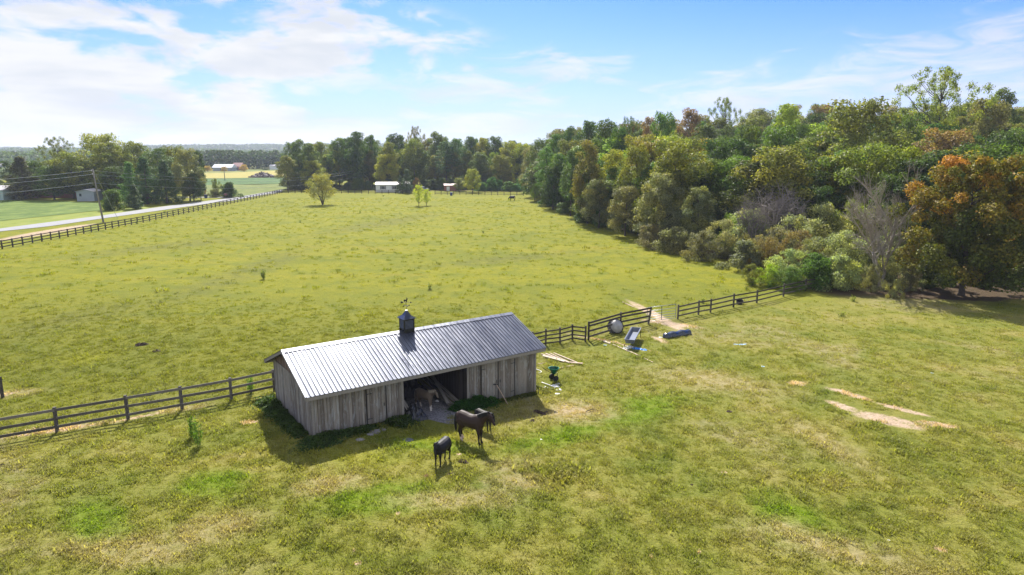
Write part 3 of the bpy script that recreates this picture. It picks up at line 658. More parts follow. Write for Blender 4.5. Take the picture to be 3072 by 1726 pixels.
# ------------------------------------------------------------------ leaf clouds and trees
def leaf_quads(cen, nrm, size, rng, asp=.7):
    n = len(cen); nrm = nrm / (np.linalg.norm(nrm, axis=1, keepdims=True) + 1e-9)
    a = rng.normal(size=(n, 3)); a -= (a * nrm).sum(1, keepdims=True) * nrm; a /= np.linalg.norm(a, axis=1, keepdims=True) + 1e-9
    b = np.cross(nrm, a); s_ = (size * rng.uniform(.55, 1.35, n))[:, None]
    vs = np.empty((n, 4, 3))
    for k, (i, j) in enumerate(((-1, -.15), (.1, -1), (1, .15), (-.1, 1))):
        vs[:, k] = cen + a * s_ * (i * rng.uniform(.7, 1.2, n))[:, None] * .5 + b * s_ * asp * (j * rng.uniform(.7, 1.2, n))[:, None] * .5 + nrm * s_ * (.12 * ((k % 2) * 2 - 1))
    return vs.reshape(-1, 3)
def cloud_leaves(rng, cl, n, size, core=.1, flat_=.75, asp=.7, normw=.75, hvar=None, Rmax=None):
    """cl: clump rows x y z r c"""
    cl = np.asarray(cl); wgt = cl[:, 3] ** 2; ci = rng.choice(len(cl), n, p=wgt / wgt.sum())
    d = rng.normal(size=(n, 3)); d[:, 2] += .25; d /= np.linalg.norm(d, axis=1, keepdims=True)
    rad = cl[ci, 3] * np.where(rng.random(n) < core, rng.random(n) * .7, rng.normal(.88, .16, n))
    P = cl[ci, :3] + d * rad[:, None] * np.array([1, 1, flat_])
    nr = d * normw + rng.normal(size=(n, 3)) * .5 + np.array([0, 0, .35])
    q = leaf_quads(P, nr, size, rng, asp); v = np.clip(rng.normal(.5, .22, n), 0, 1); c = np.clip(cl[ci, 4] + rng.normal(0, .08, n), 0, 1)
    return q, np.repeat(v, 4), np.repeat(c, 4)
def crown_clumps(rng, H, Rr, base, n, prof, rc=(.18, .32), out=(.45, .9), cbias=None):
    rows = []
    for k in range(n):
        t = (k + rng.random()) / n; pr = prof(t); a = k * 2.399963 + rng.uniform(-.5, .5); o = rng.uniform(*out) if rng.random() > .18 else rng.uniform(0, .4)
        r = Rr * rng.uniform(*rc) * (.65 + .35 * pr); x, y = math.cos(a) * Rr * pr * o, math.sin(a) * Rr * pr * o
        z = base + (H - base) * t * .96; z = min(z, H - r * .7)
        rows.append((x, y, z, r, rng.random() if cbias is None else cbias(rng, t, o)))
    return rows
def limbs(mb, rng, cl, H, r0, top=.8, n=14, wob=.03, base_t=.15, sides=6):
    pts = [Vector((rng.uniform(-1, 1) * H * wob * t, rng.uniform(-1, 1) * H * wob * t, H * top * t)) for t in (0, .04, .25, .5, .75, 1)]
    rad = [r0 * 1.35, r0, r0 * .85, r0 * .62, r0 * .4, r0 * .12]; mb.tube(pts, rad, 8)
    def pt(t):
        t *= 5 * .999; 
        ts = (0, .04, .25, .5, .75, 1); tt = t / 5
        for k in range(5):
            if ts[k] <= tt <= ts[k + 1]: return pts[k].lerp(pts[k + 1], (tt - ts[k]) / (ts[k + 1] - ts[k])), rad[k] * (1 - .5 * (tt - ts[k]))
        return pts[-1], rad[-1]
    pick = rng.permutation(len(cl))[:n]
    for k in pick:
        c = Vector(cl[k][:3]); t = max(base_t, min(.92, (c.z - c.xy.length * .6) / (H * top))); p, r = pt(t)
        m = p.lerp(c, .5) + Vector((rng.uniform(-.1, .1) * H * .2, rng.uniform(-.1, .1) * H * .2, -.02 * H)); mb.tube([p, m, c], [r * .55, r * .35, r * .1], sides, cap=False)
PROTO = {}
def proto(key, H, Rr, base, ncl, nleaf, ls, prof, mat_=None, r0=.25, seed=1, rc=(.18, .32), out=(.45, .9), flat_=.75, core=.12, asp=.7, nl=14, top=.8, cbias=None, trunks=1, normw=.75):
    rng = np.random.default_rng(seed); cl = crown_clumps(rng, H, Rr, base, ncl, prof, rc, out, cbias)
    q, v, c = cloud_leaves(rng, cl, nleaf, ls, core, flat_, asp, normw)
    q[:, 2] = np.maximum(q[:, 2], .05)
    me = npmesh('crown', q, 4, {'v': v, 'c': c}, mat_ or M_leaf)
    mb = MB(); limbs(mb, rng, cl, H, r0, top, nl)
    for k in range(1, trunks):
        a = k * 2.1; mb.tube([(0, 0, 0), (math.cos(a) * Rr * .2, math.sin(a) * Rr * .2, H * .3), (math.cos(a) * Rr * .5, math.sin(a) * Rr * .5, H * .62)], [r0 * .9, r0 * .7, r0 * .2], 6)
    PROTO[key] = (me, mb.mesh('trunk', M_bark, smooth=True), H, Rr)
p_oak = lambda t: max(.1, 1 - abs(2 * t - .78) ** 2.3 / 1.9) if t < .9 else .55
p_tall = lambda t: max(.12, math.sin(math.pi * min(1, .13 + .82 * t)) ** .7)
p_cone = lambda t: max(.06, 1 - t * .95) * (1 if t > .08 else .8)
p_pine = lambda t: max(.25, math.sin(math.pi * (.25 + .68 * t)))
p_shrub = lambda t: math.sqrt(max(.04, 1 - t * t))
for s_ in range(4): proto('oak%d' % s_, 16, 6, 2.2, 52, 13000, .36, p_oak, seed=10 + s_, r0=.28)
for s_ in range(4): proto('tall%d' % s_, 18, 4.4, 2.2, 50, 11500, .36, p_tall, seed=20 + s_, r0=.24, rc=(.22, .38))
for s_ in range(2): proto('pine%d' % s_, 17, 4, 5., 40, 10000, .36, p_pine, M_needle, seed=30 + s_, r0=.2, rc=(.2, .36), flat_=.5, asp=.35, top=.96)
for s_ in range(2): proto('cedar%d' % s_, 12, 3.2, .3, 60, 8000, .36, p_cone, M_needle, seed=40 + s_, r0=.2, rc=(.2, .3), out=(.5, .95), asp=.4, top=.95, nl=6)
for s_ in range(3): proto('shrub%d' % s_, 4, 3, .1, 34, 7000, .26, p_shrub, seed=50 + s_, r0=.08, rc=(.18, .34), out=(.3, .95), nl=10, trunks=3, asp=.55)
for s_ in range(2): proto('open%d' % s_, 18, 5.5, 4, 60, 6500, .42, p_oak, seed=60 + s_, r0=.22, rc=(.10, .22), out=(.2, 1.05), nl=34, core=.3)
proto('airy', 5, 2.3, 1.1, 70, 7000, .17, p_oak, seed=71, r0=.09, rc=(.12, .24), out=(.1, 1.), nl=24, core=.5, asp=.4)
p_fan = lambda t: .35 + .75 * min(1, t * 1.7) if t < .8 else .95 - (t - .8) * 2.2
proto('fan', 18, 8, 5.5, 130, 15000, .28, p_fan, seed=62, r0=.3, rc=(.07, .13), out=(.15, 1.05), nl=60, core=.4, asp=.55)
proto('small', 7, 3.6, 1.6, 52, 6000, .22, p_oak, seed=70, r0=.16, trunks=3)
proto('scrub0', 3.4, 2.6, 0., 40, 9000, .2, p_shrub, seed=72, r0=.05, rc=(.12, .3), out=(.2, 1.0), nl=20, trunks=3, asp=.3, normw=.4, core=.4)
proto('scrub1', 3.8, 2.6, 0., 44, 9000, .2, p_shrub, seed=73, r0=.05, rc=(.12, .28), out=(.2, 1.05), nl=24, trunks=3, asp=.3, normw=.4, core=.4)
def cb_or(rng, t, o): return min(1, max(0, .08 + .54 * t + .30 * (o - .5) + rng.normal(0, .17)))
proto('turn', 13.5, 7, 1.6, 150, 60000, .265, p_oak, M_turn, seed=80, r0=.3, rc=(.09, .2), out=(.35, 1.0), cbias=cb_or, nl=30, core=.25)
proto('turn2', 13, 6, 1.2, 90, 16000, .36, p_oak, M_turn, seed=81, r0=.3, rc=(.13, .25), out=(.4, .97), cbias=cb_or, nl=20, core=.2)

def grow(mb, tw, rng, p, d, L, r, lvl, maxl, spread=.55, up=.12, nseg=3):
    """bare branching; last levels go to the twig mesh tw"""
    pts = [p]; dd = d.copy()
    for k in range(nseg):
        dd = (dd + Vector(rng.normal(size=3)) * .13 + Vector((0, 0, up * .3))).normalized(); pts.append(pts[-1] + dd * L / nseg)
    rad = [r * (1 - .45 * k / nseg) for k in range(nseg + 1)]; (tw if lvl >= 2 else mb).tube(pts, rad, 7 if lvl < 2 else 3, cap=False)
    if lvl >= maxl: return
    n = (5 if lvl else 7) if lvl < 2 else 4
    for k in range(n):
        t = .3 + .7 * (k + rng.random()) / n; q = pts[0].lerp(pts[-1], t) if nseg < 2 else pts[min(nseg, int(t * nseg))]; a = rng.uniform(0, 6.28)
        s1_ = dd.orthogonal().normalized(); s2_ = dd.cross(s1_); nd = (dd * (1 - spread) + (s1_ * math.cos(a) + s2_ * math.sin(a)) * spread * 1.25 + Vector((0, 0, up))).normalized()
        grow(mb, tw, rng, q, nd, L * rng.uniform(.5, .72), r * .5, lvl + 1, maxl, spread, up, max(2, nseg - 1) if lvl < 2 else 2)
def bare_proto(key, H, seed, r0=.22, spread=.5, stems=1, maxl=4, wood=None):
    rng = np.random.default_rng(seed); mb, tw = MB(), MB()
    for k in range(stems):
        d = Vector((rng.uniform(-.12, .12), rng.uniform(-.12, .12), 1)).normalized() if stems == 1 else Vector((math.cos(k * 2.2) * .22, math.sin(k * 2.2) * .22, 1)).normalized()
        grow(mb, tw, rng, Vector((0, 0, 0)), d, H * .62, r0, 0, maxl, spread, .14, 5)
    PROTO[key] = (tw.mesh('twigs', wood or M_deadwood), mb.mesh('trunk', wood or M_deadwood, smooth=True), H, H * .35)
bare_proto('dead', 11, 5, .2, .42, 2, 4); bare_proto('dead2', 7, 8, .12, .75, 3, 4, plain('grey_twigs', (.25, .215, .19), .9, .3, 5))
LEAFK = 1.9
COLS = dict(green=(.05, .078, .018), dark=(.03, .052, .015), pine=(.036, .068, .02), brightpine=(.055, .105, .02), olive=(.085, .10, .022), yellow=(.14, .155, .022), lime=(.13, .19, .02), brown=(.10, .088, .036), rust=(.115, .078, .042),
            sage=(.155, .165, .08), grey=(.105, .11, .06), yorange=(.22, .16, .02), blue=(.04, .065, .03), kudzu=(.05, .105, .028), cedarb=(.045, .045, .02))
TR = random.Random(11)
def tree(kind, loc, h, wd, col, label=None, cat='tree', name='tree', group=None, rz=None, jitter=.0):
    me, tm, H, Rr = PROTO[kind]
    o = empty(name, loc, TR.uniform(0, 6.28) if rz is None else rz, label, cat, group); o.scale = (wd / (2 * Rr), wd / (2 * Rr), h / H)
    cr = link('twigs' if kind.startswith('dead') else ('foliage' if cat == 'bush' else 'crown'), me, o)
    c = [v * LEAFK for v in COLS[col]] if isinstance(col, str) else col; j = [1 + TR.uniform(-jitter, jitter) for _ in range(3)]; k = 1 + TR.uniform(-jitter, jitter)
    cr.color = (c[0] * j[0] * k, c[1] * j[1] * k, c[2] * j[2] * k, 1)
    link('stem' if cat == 'bush' else 'trunk', tm, o); return o
def ptree(kind, px, ytop, hw, Y, col, label=None, cat='tree', name='tree', group=None, ybase=None, **kw):
    """tree whose crown top is seen at px, ytop; hw half width in pixels; Y metres away (or read from ybase)"""
    if ybase is not None: b = G(px, ybase); Y = b.y
    top = at(px, ytop, Y); x = top.x; z = Tz(x, Y); h = max(1.2, top.z - z)
    return tree(kind, (x, Y, z - .05), h * 1.02, max(.8, 2 * hw * Y / FPX), col, label, cat, name, group, **kw)

CN = dict(dark='dark green', green='mid green', olive='olive', brown='brownish', yellow='yellow-green', pine='deep green', rust='rust-brown', grey='grey-green', blue='bluish green')
ORD = [''] + 'first second third fourth fifth sixth seventh eighth ninth tenth eleventh twelfth thirteenth fourteenth fifteenth sixteenth seventeenth eighteenth nineteenth twentieth twenty-first twenty-second twenty-third twenty-fourth twenty-fifth twenty-sixth'.split()
ROWS = ['front', 'second', 'third', 'fourth', 'fifth', 'sixth', 'hindmost']
# -- left group beyond the road
GL = 'trees beyond the road at the left'
L1 = [
 ('cedar0', 58, 470, 50, 200, 'cedarb', 'dark brown-green conifer at the left edge beyond the crop field', 'conifer_tree'),
 ('tall0', 98, 482, 30, 207, 'green', 'small green tree just right of the dark conifer at the left edge', 'broadleaf_tree'),
 ('fan', 165, 412, 36, 214, 'brown', 'tall sparse brownish tree standing above its neighbours at the left', 'broadleaf_tree'),
 ('oak1', 205, 458, 52, 203, 'olive', 'light green rounded tree left of the white shed', 'broadleaf_tree'),
 ('tall1', 150, 500, 36, 199, 'green', 'mid green tree below the tall sparse one at the left', 'broadleaf_tree'),
 ('oak2', 232, 500, 34, 206, 'dark', 'dark green tree just behind the left side of the white shed', 'broadleaf_tree'),
 ('oak0', 300, 404, 62, 216, 'yellow', 'largest yellow-green tree behind the utility pole', 'broadleaf_tree'),
 ('tall2', 322, 428, 44, 206, 'olive', 'olive green tree directly behind the utility pole top', 'broadleaf_tree'),
 ('oak3', 400, 426, 42, 212, 'brown', 'dark olive round-topped tree right of the yellow-green tree', 'broadleaf_tree'),
 ('oak1', 345, 500, 40, 198, 'dark', 'dark green tree behind the round bush at the pole', 'broadleaf_tree'),
 ('cedar1', 383, 486, 34, 186, 'brightpine', 'bright green cone-shaped tree behind the round bush', 'conifer_tree'),
 ('cedar0', 428, 470, 42, 182, 'pine', 'middle green pine in the clump left of the road bend', 'conifer_tree'),
 ('pine1', 470, 444, 42, 196, 'green', 'green pine with a narrow top in the clump by the road', 'conifer_tree'),
 ('cedar1', 488, 480, 36, 184, 'pine', 'feathery dark pine at the front of the roadside clump', 'conifer_tree'),
 ('oak2', 512, 440, 34, 204, 'olive', 'olive tree behind the feathery pine near the road', 'broadleaf_tree'),
 ('oak3', 556, 447, 36, 194, 'grey', 'grey-green broad tree near the right end of the roadside clump', 'broadleaf_tree'),
 ('tall3', 590, 455, 16, 198, 'dark', 'slim dark tree at the right end of the roadside clump', 'broadleaf_tree'),
 ('oak0', 574, 520, 26, 192, 'dark', 'low dark tree with a leaning trunk at the end of the roadside clump', 'broadleaf_tree'),
]
for kind, px, yt, hw, Y, col, lab, nm in L1: ptree(kind, px, yt, hw * 1.38, Y, 'olive' if col == 'brown' else col, lab, 'tree', nm, GL, jitter=.06)
for k in range(9):
    ptree('oak%d' % (k % 4), 30 + k * 62 + TR.uniform(-12, 12), 488 + TR.uniform(-10, 16), 44, 224 + TR.uniform(0, 8), ['dark', 'green', 'olive'][k % 3], '%s partly hidden tree from the left behind the roadside clump' % ORD[k + 1], 'tree', 'broadleaf_tree', 'hidden second-row trees at the left', jitter=.1)
ptree('shrub0', 334, 569, 40, 0, 'green', 'rounded green bush at the foot of the utility pole', 'bush', 'bush', None, ybase=631)
ptree('cedar0', 398, 552, 34, 0, 'dark', 'dark low conifer between the round bush and the pines', 'tree', 'conifer_tree', None, ybase=628)
ptree('shrub1', 646, 567, 21, 0, 'grey', 'pale grey-green rounded bush beside the blue bin', 'bush', 'bush', None, ybase=592)
ptree('shrub2', 686, 547, 32, 0, 'dark', 'dark green wide bush by the driveway', 'bush', 'bush', None, ybase=593)
ptree('scrub0', 645, 536, 20, 222, 'olive', 'thin wispy bush behind the pale rounded bush', 'bush', 'bush')
ptree('scrub1', 612, 566, 14, 215, 'rust', 'reddish brown shrub at the end of the roadside clump', 'bush', 'bush')
# far yellow trees
for px, yt, hw, lab in ((622, 498, 14, 'yellow autumn tree left of the far white barn'), (672, 500, 10, 'small yellow autumn tree in front of the far white barn'), (731, 494, 14, 'orange-yellow autumn tree right of the far red barn')):
    ptree('oak%d' % (px % 4), px, yt, hw, 478, 'yorange', lab, 'tree', 'broadleaf_tree', 'yellow autumn trees by the far barns')
ptree('shrub2', 797, 507, 11, 520, 'green', 'low green tree beyond the rubble pile', 'bush', 'bush')

# -- back tree line
GB = 'trees of the wood behind the far fence'
B1 = [
 ('tall0', 857, 466, 30, 247, 'olive', 'slender yellow-green tree at the left end of the far wood'),
 ('tall1', 892, 420, 30, 262, 'green', 'tall green tree near the left end of the far wood with a ragged top'),
 ('tall2', 925, 430, 34, 256, 'green', 'broad green tree next to the left end of the far wood'),
 ('tall3', 958, 426, 28, 268, 'olive', 'narrow olive tree left of the tallest far poplars'),
 ('oak0', 935, 482, 36, 252, 'yellow', 'low yellow-green tree in front of the far wood left of the round lone tree'),
 ('tall1', 1012, 416, 34, 262, 'green', 'tall green tree right behind the round lone tree'),
 ('tall2', 1068, 396, 36, 258, 'dark', 'tallest dark green poplar in the far wood'),
 ('tall0', 1045, 412, 24, 266, 'dark', 'dark tree left of the tallest poplar in the far wood'),
 ('tall3', 1112, 406, 26, 268, 'green', 'green tree right of the tallest poplar in the far wood'),
 ('tall2', 1165, 428, 32, 258, 'olive', 'pale olive tree above the white mobile home'),
 ('oak3', 1158, 462, 36, 254, 'yellow', 'yellow-green tree just behind the left end of the mobile home'),
 ('tall0', 1185, 401, 36, 280, 'dark', 'dark tree high behind the mobile home'),
 ('oak2', 1240, 420, 42, 262, 'olive', 'rounded pale yellow-olive tree behind the mobile home'),
 ('fan', 1242, 380, 26, 286, 'brown', 'sparse brownish treetop rising highest over the far wood'),
 ('tall1', 1310, 398, 32, 282, 'green', 'green treetop between the brownish one and the tall pine'),
 ('pine0', 1338, 424, 40, 262, 'pine', 'tall dark pine with bare trunk above the red shed'),
 ('pine1', 1362, 418, 38, 265, 'pine', 'second tall dark pine with pale trunk above the red shed'),
 ('tall3', 1410, 411, 30, 282, 'dark', 'dark tree just right of the two tall pines'),
 ('tall2', 1446, 414, 30, 280, 'yellow', 'yellow-green treetop right of the two tall pines'),
 ('oak1', 1486, 411, 36, 276, 'dark', 'dark green bushy tree at the right of the far wood'),
 ('tall0', 1530, 422, 32, 268, 'yellow', 'yellow-olive tree near the right end of the far wood'),
 ('oak0', 1502, 466, 34, 256, 'olive', 'lower olive tree over the creeper mounds'),
 ('oak3', 1570, 430, 36, 262, 'yellow', 'yellow-green tree where the far wood meets the right-hand wood'),
 ('tall1', 1440, 458, 30, 258, 'green', 'mid green tree behind the pale tree right of the red shed'),
]
for kind, px, yt, hw, Y, col, lab in B1: ptree(kind, px, yt, hw * 1.15, Y, col, lab, 'tree', 'pine_tree' if kind[:4] == 'pine' else 'broadleaf_tree', GB, jitter=.08)
FC = [TR.choice(['dark', 'green', 'olive', 'green', 'olive', 'yellow']) for _ in range(34)]
for k in range(34):
    px = 870 + k * 21 + TR.uniform(-8, 8); yt = (np.interp(px, [870, 1000, 1070, 1200, 1300, 1450, 1600], [470, 455, 445, 450, 455, 452, 450]) if k % 2 else np.interp(px, [870, 1000, 1070, 1200, 1300, 1450, 1600], [432, 424, 412, 410, 410, 418, 428])) + TR.uniform(-4, 14)
    ptree(TR.choice(['tall0', 'tall1', 'tall2', 'oak0', 'oak1', 'oak2', 'tall3']), px, yt, TR.uniform(22, 36), 264 if k % 2 else 294, FC[k], '%s tree, %s from the left in the %s row of the far wood' % (CN[FC[k]], ORD[k // 2 + 1], 'front' if k % 2 else 'back'), 'tree', 'broadleaf_tree', 'unremarkable trees packed inside the far wood', jitter=.15)
for k in range(22):
    px = 880 + k * 32 + TR.uniform(-8, 8); ptree('shrub%d' % (k % 3), px, 545 + TR.uniform(-14, 8), 24, 250 + TR.uniform(0, 4), TR.choice(['dark', 'blue', 'green']), '%s undergrowth bush from the left at the foot of the far wood' % ORD[k + 1], 'bush', 'bush', 'undergrowth bushes along the far wood', jitter=.1)
# front of far wood
ptree('cedar0', 1219, 508, 27, 0, 'blue', 'dense cone-shaped evergreen in front of the mobile home', 'tree', 'conifer_tree', None, ybase=580)
ptree('cedar1', 1200, 527, 18, 0, 'blue', 'lower evergreen joined to the left of the cone-shaped one', 'tree', 'conifer_tree', None, ybase=579)
ptree('scrub1', 1248, 533, 13, 243, 'rust', 'purplish brown small tree right of the evergreen by the mobile home', 'tree', 'broadleaf_tree')
ptree('oak2', 1067, 534, 13, 246, 'green', 'small green tree left of the mobile home by the far fence', 'tree', 'broadleaf_tree')
ptree('oak3', 1376, 534, 22, 0, 'olive', 'small rounded olive tree right of the red shed', 'tree', 'broadleaf_tree', None, ybase=574)
ptree('oak0', 1417, 507, 27, 0, 'yellow', 'pale yellow-green tree right of the red shed', 'tree', 'broadleaf_tree', None, ybase=577)
for k, (px, yt, hw) in enumerate(((1448, 548, 20), (1478, 532, 22), (1500, 540, 20), (1525, 545, 24), (1470, 555, 24), (1510, 556, 26), (1548, 552, 22), (1440, 562, 18), (1560, 535, 18))):
    ptree('shrub%d' % (k % 3), px, yt, hw, 242 + (k % 3) * 2, 'kudzu', '%s creeper mound right of the pale tree below the far wood' % ('leftmost front', 'low middle', 'tall left', 'tall middle', 'broad front left', 'broad front right', 'right front', 'smallest leftmost', 'rightmost tall')[k], 'bush', 'bush', 'creeper mounds right of the pale tree', jitter=.08)
# lone trees in the pasture
b = G(968, 615); tree('small', (b.x, b.y, b.z - .05), 8.6 * .97, 8.5, (.27, .27, .09), 'lone round yellow-green tree standing in the middle of the pasture', 'tree', 'broadleaf_tree')
for k, (px, yb, yt, hw, lab) in enumerate(((1255, 619, 555, 22, 'left and taller of two slim yellow-green trees in the pasture'), (1278, 617, 567, 20, 'right and lower of two slim yellow-green trees in the pasture'))):
    b = G(px, yb); ptree('airy', px, yt, hw, b.y, (.40, .46, .06), lab, 'tree', 'broadleaf_tree')
ptree('small', 1605, 553, 16, 0, 'lime', 'small bright green tree at the pasture edge by the pines', 'tree', 'broadleaf_tree', None, ybase=606)

# -- right-hand wood
SKY = ([1560, 1620, 1707, 1761, 1812, 1881, 1939, 1997, 2071, 2141, 2218, 2334, 2438, 2554, 2631, 2760, 2900, 3018, 3150, 3300], [432, 405, 380, 366, 361, 358, 352, 343, 330, 322, 320, 308, 294, 304, 302, 300, 296, 280, 292, 290])
EDGE = ([1580, 1650, 1760, 2000, 2240, 2500, 2800, 3300], [225, 168, 128, 101, 96, 92, 84, 80])
FRONT = ([1580, 1700, 1850, 2000, 2300, 2500, 2700, 3000, 3300], [470, 440, 455, 450, 440, 420, 430, 430, 430])
F1 = [
 ('oak2', 1592, 442, 34, 232, 'grey', 'grey-green rounded tree at the far corner of the pasture', 'broadleaf_tree'),
 ('pine0', 1665, 402, 46, 190, 'brightpine', 'bright green pine at the left front of the right-hand wood', 'pine_tree'),
 ('pine1', 1640, 440, 36, 182, 'brightpine', 'lower bright green pine at the pasture edge of the wood', 'pine_tree'),
 ('oak0', 1660, 500, 40, 165, 'dark', 'dark bluish tree hanging low over the pasture corner', 'broadleaf_tree'),
 ('pine1', 1708, 380, 36, 186, 'pine', 'green pine on the skyline at the left of the wood', 'pine_tree'),
 ('tall2', 1765, 364, 38, 188, 'pine', 'tall green tree on the skyline beside the pines', 'broadleaf_tree'),
 ('tall1', 1768, 424, 34, 132, (.19, .165, .06), 'narrow brownish tree at the edge of the wood', 'broadleaf_tree'),
 ('pine0', 1715, 452, 34, 148, 'green', 'mid green pine behind the leaf-littered edge', 'pine_tree'),
 ('tall0', 1820, 358, 36, 176, 'green', 'dark green tree left of the wide skyline pine', 'broadleaf_tree'),
 ('tall3', 1845, 450, 38, 130, 'yellow', 'yellowish slim tree in the front of the wood', 'broadleaf_tree'),
 ('oak1', 1862, 384, 46, 160, 'pine', 'light green feathery pine below the skyline', 'broadleaf_tree'),
 ('fan', 1884, 352, 30, 200, 'green', 'sparse dark treetop poking above the light green pine', 'broadleaf_tree'),
 ('oak3', 1915, 436, 46, 118, 'olive', 'dull olive front tree left of the largest olive tree', 'broadleaf_tree'),
 ('oak0', 1992, 340, 44, 168, 'brightpine', 'wide bright green pine crown on the skyline', 'pine_tree'),
 ('tall2', 1948, 352, 24, 190, 'rust', 'reddish brown treetop left of the wide skyline pine', 'broadleaf_tree'),
 ('oak2', 2035, 424, 84, 108, 'olive', 'largest olive-yellow tree at the front middle of the wood', 'broadleaf_tree'),
 ('oak1', 1985, 520, 60, 103, 'grey', 'grey-green low tree below the largest olive one', 'broadleaf_tree'),
 ('oak3', 2100, 560, 46, 98, 'grey', 'dull grey-green small tree near the sage shrubs', 'broadleaf_tree'),
 ('oak0', 1880, 560, 46, 112, 'grey', 'dusty grey-green tree at the shadowed pasture edge', 'broadleaf_tree'),
 ('oak2', 1800, 540, 40, 124, 'grey', 'grey-olive small tree above the shaded pasture edge', 'broadleaf_tree'),
 ('tall1', 2072, 328, 34, 190, 'rust', 'rust-brown treetop right of the wide skyline pine', 'broadleaf_tree'),
 ('fan', 2178, 294, 42, 200, 'olive', 'thin-topped olive tree sticking up on the skyline', 'broadleaf_tree'),
 ('oak2', 2165, 420, 60, 120, 'dark', 'very dark green tree right of the largest olive one', 'broadleaf_tree'),
 ('oak1', 2245, 380, 56, 132, 'green', 'green leafy tree behind the very dark one', 'broadleaf_tree'),
 ('tall2', 2367, 312, 40, 170, 'lime', 'bright yellow-green pointed treetop on the skyline', 'broadleaf_tree'),
 ('oak3', 2350, 382, 70, 122, 'green', 'large deep green tree below the bright pointed treetop', 'broadleaf_tree'),
 ('oak0', 2585, 304, 105, 124, 'olive', 'large rounded olive-gold tree in the upper middle of the wood', 'broadleaf_tree'),
 ('oak1', 2500, 470, 70, 104, 'green', 'dark leafy tree below the rounded olive-gold one', 'broadleaf_tree'),
 ('fan', 2835, 203, 104, 138, (.24, .27, .05), 'tallest sparse yellow-green tree standing out against the sky', 'broadleaf_tree'),
 ('oak2', 2720, 345, 60, 130, 'green', 'green tree under the tallest sparse one', 'broadleaf_tree'),
 ('oak3', 2845, 388, 88, 108, 'rust', 'reddish brown tree above the orange one', 'broadleaf_tree'),
 ('oak0', 2970, 300, 80, 140, 'brown', 'brown-olive tree right of the tallest sparse one', 'broadleaf_tree'),
 ('tall1', 3018, 268, 36, 160, 'green', 'green treetop on the skyline near the right edge', 'broadleaf_tree'),
 ('oak1', 3040, 400, 60, 98, 'dark', 'dark tree behind the orange one at the right edge', 'broadleaf_tree'),
 ('oak2', 3075, 500, 40, 88, 'green', 'light green tree at the right edge beside the orange crown', 'broadleaf_tree'),
 ('oak2', 2440, 560, 56, 95, 'dark', 'dark low tree left of the bare grey trees', 'broadleaf_tree'),
 ('oak3', 2690, 520, 60, 90, 'dark', 'dark shaded tree behind the bare grey tree', 'broadleaf_tree'),
]
GF = 'trees of the right-hand wood'
for kind, px, yt, hw, Y, col, lab, nm in F1:
    hw *= 1.4 if (kind[:4] == 'tall' or Y < 126) else 1.15
    ptree(kind, px, yt, hw, Y, col, lab, 'tree', nm, GF, jitter=.06)
cnt = {}
pal = ['dark', 'green', 'green', 'olive', 'olive', 'olive', 'yellow', 'green', 'pine']
for row in range(7):
    n = 22 - row
    for k in range(n):
        px = 1600 + (k + TR.uniform(.1, .9)) * 1560 / n; Yd = np.interp(px, *EDGE); Y = Yd + 4 + (row + TR.random() * .8) / 7 * (238 - Yd)
        t = (row + .4) / 7; yf, ys = np.interp(px, *FRONT), np.interp(px, *SKY); yt = yf + (ys - yf) * t + (TR.uniform(0, 14) if row == 6 else TR.uniform(-16, 34))
        if row == 0: yt += 30
        wpx = TR.uniform(5, 7.6) * FPX / Y; top = at(px, yt, Y); hgt = top.z - Tz(top.x, Y)
        if hgt < 4: continue
        wpx = min(wpx, .5 * hgt * FPX / Y)
        p = pal if row < 5 else ['brown', 'grey', 'olive', 'olive', 'grey', 'green']; cc = TR.choice(p); cnt[row] = cnt.get(row, 0) + 1
        ptree(TR.choice(['oak0', 'oak1', 'oak2', 'oak3', 'tall1', 'tall3', 'oak2']), px, yt, wpx, Y, cc, '%s tree, %s from the left in the %s row of the right-hand wood' % (CN[cc], ORD[cnt[row]], ROWS[row]), 'tree', 'broadleaf_tree', 'unremarkable trees packed inside the right-hand wood', jitter=.18)
for k in range(26):
    px = 1640 + k * 56 + TR.uniform(-15, 15); Yd = np.interp(px, *EDGE)
    if px > 3120: break
    ptree('shrub%d' % (k % 3), px, proj(Vector((0, Yd + 5, 3.2 + Tz((px - 1536) / FPX * Yd, Yd + 5))))[1], 44, Yd + 5 + TR.uniform(0, 4), TR.choice(['dark', 'green', 'grey', 'dark']), '%s undergrowth bush from the far end under the right-hand wood' % ORD[k + 1], 'bush', 'bush', 'undergrowth bushes in the right-hand wood', jitter=.12)
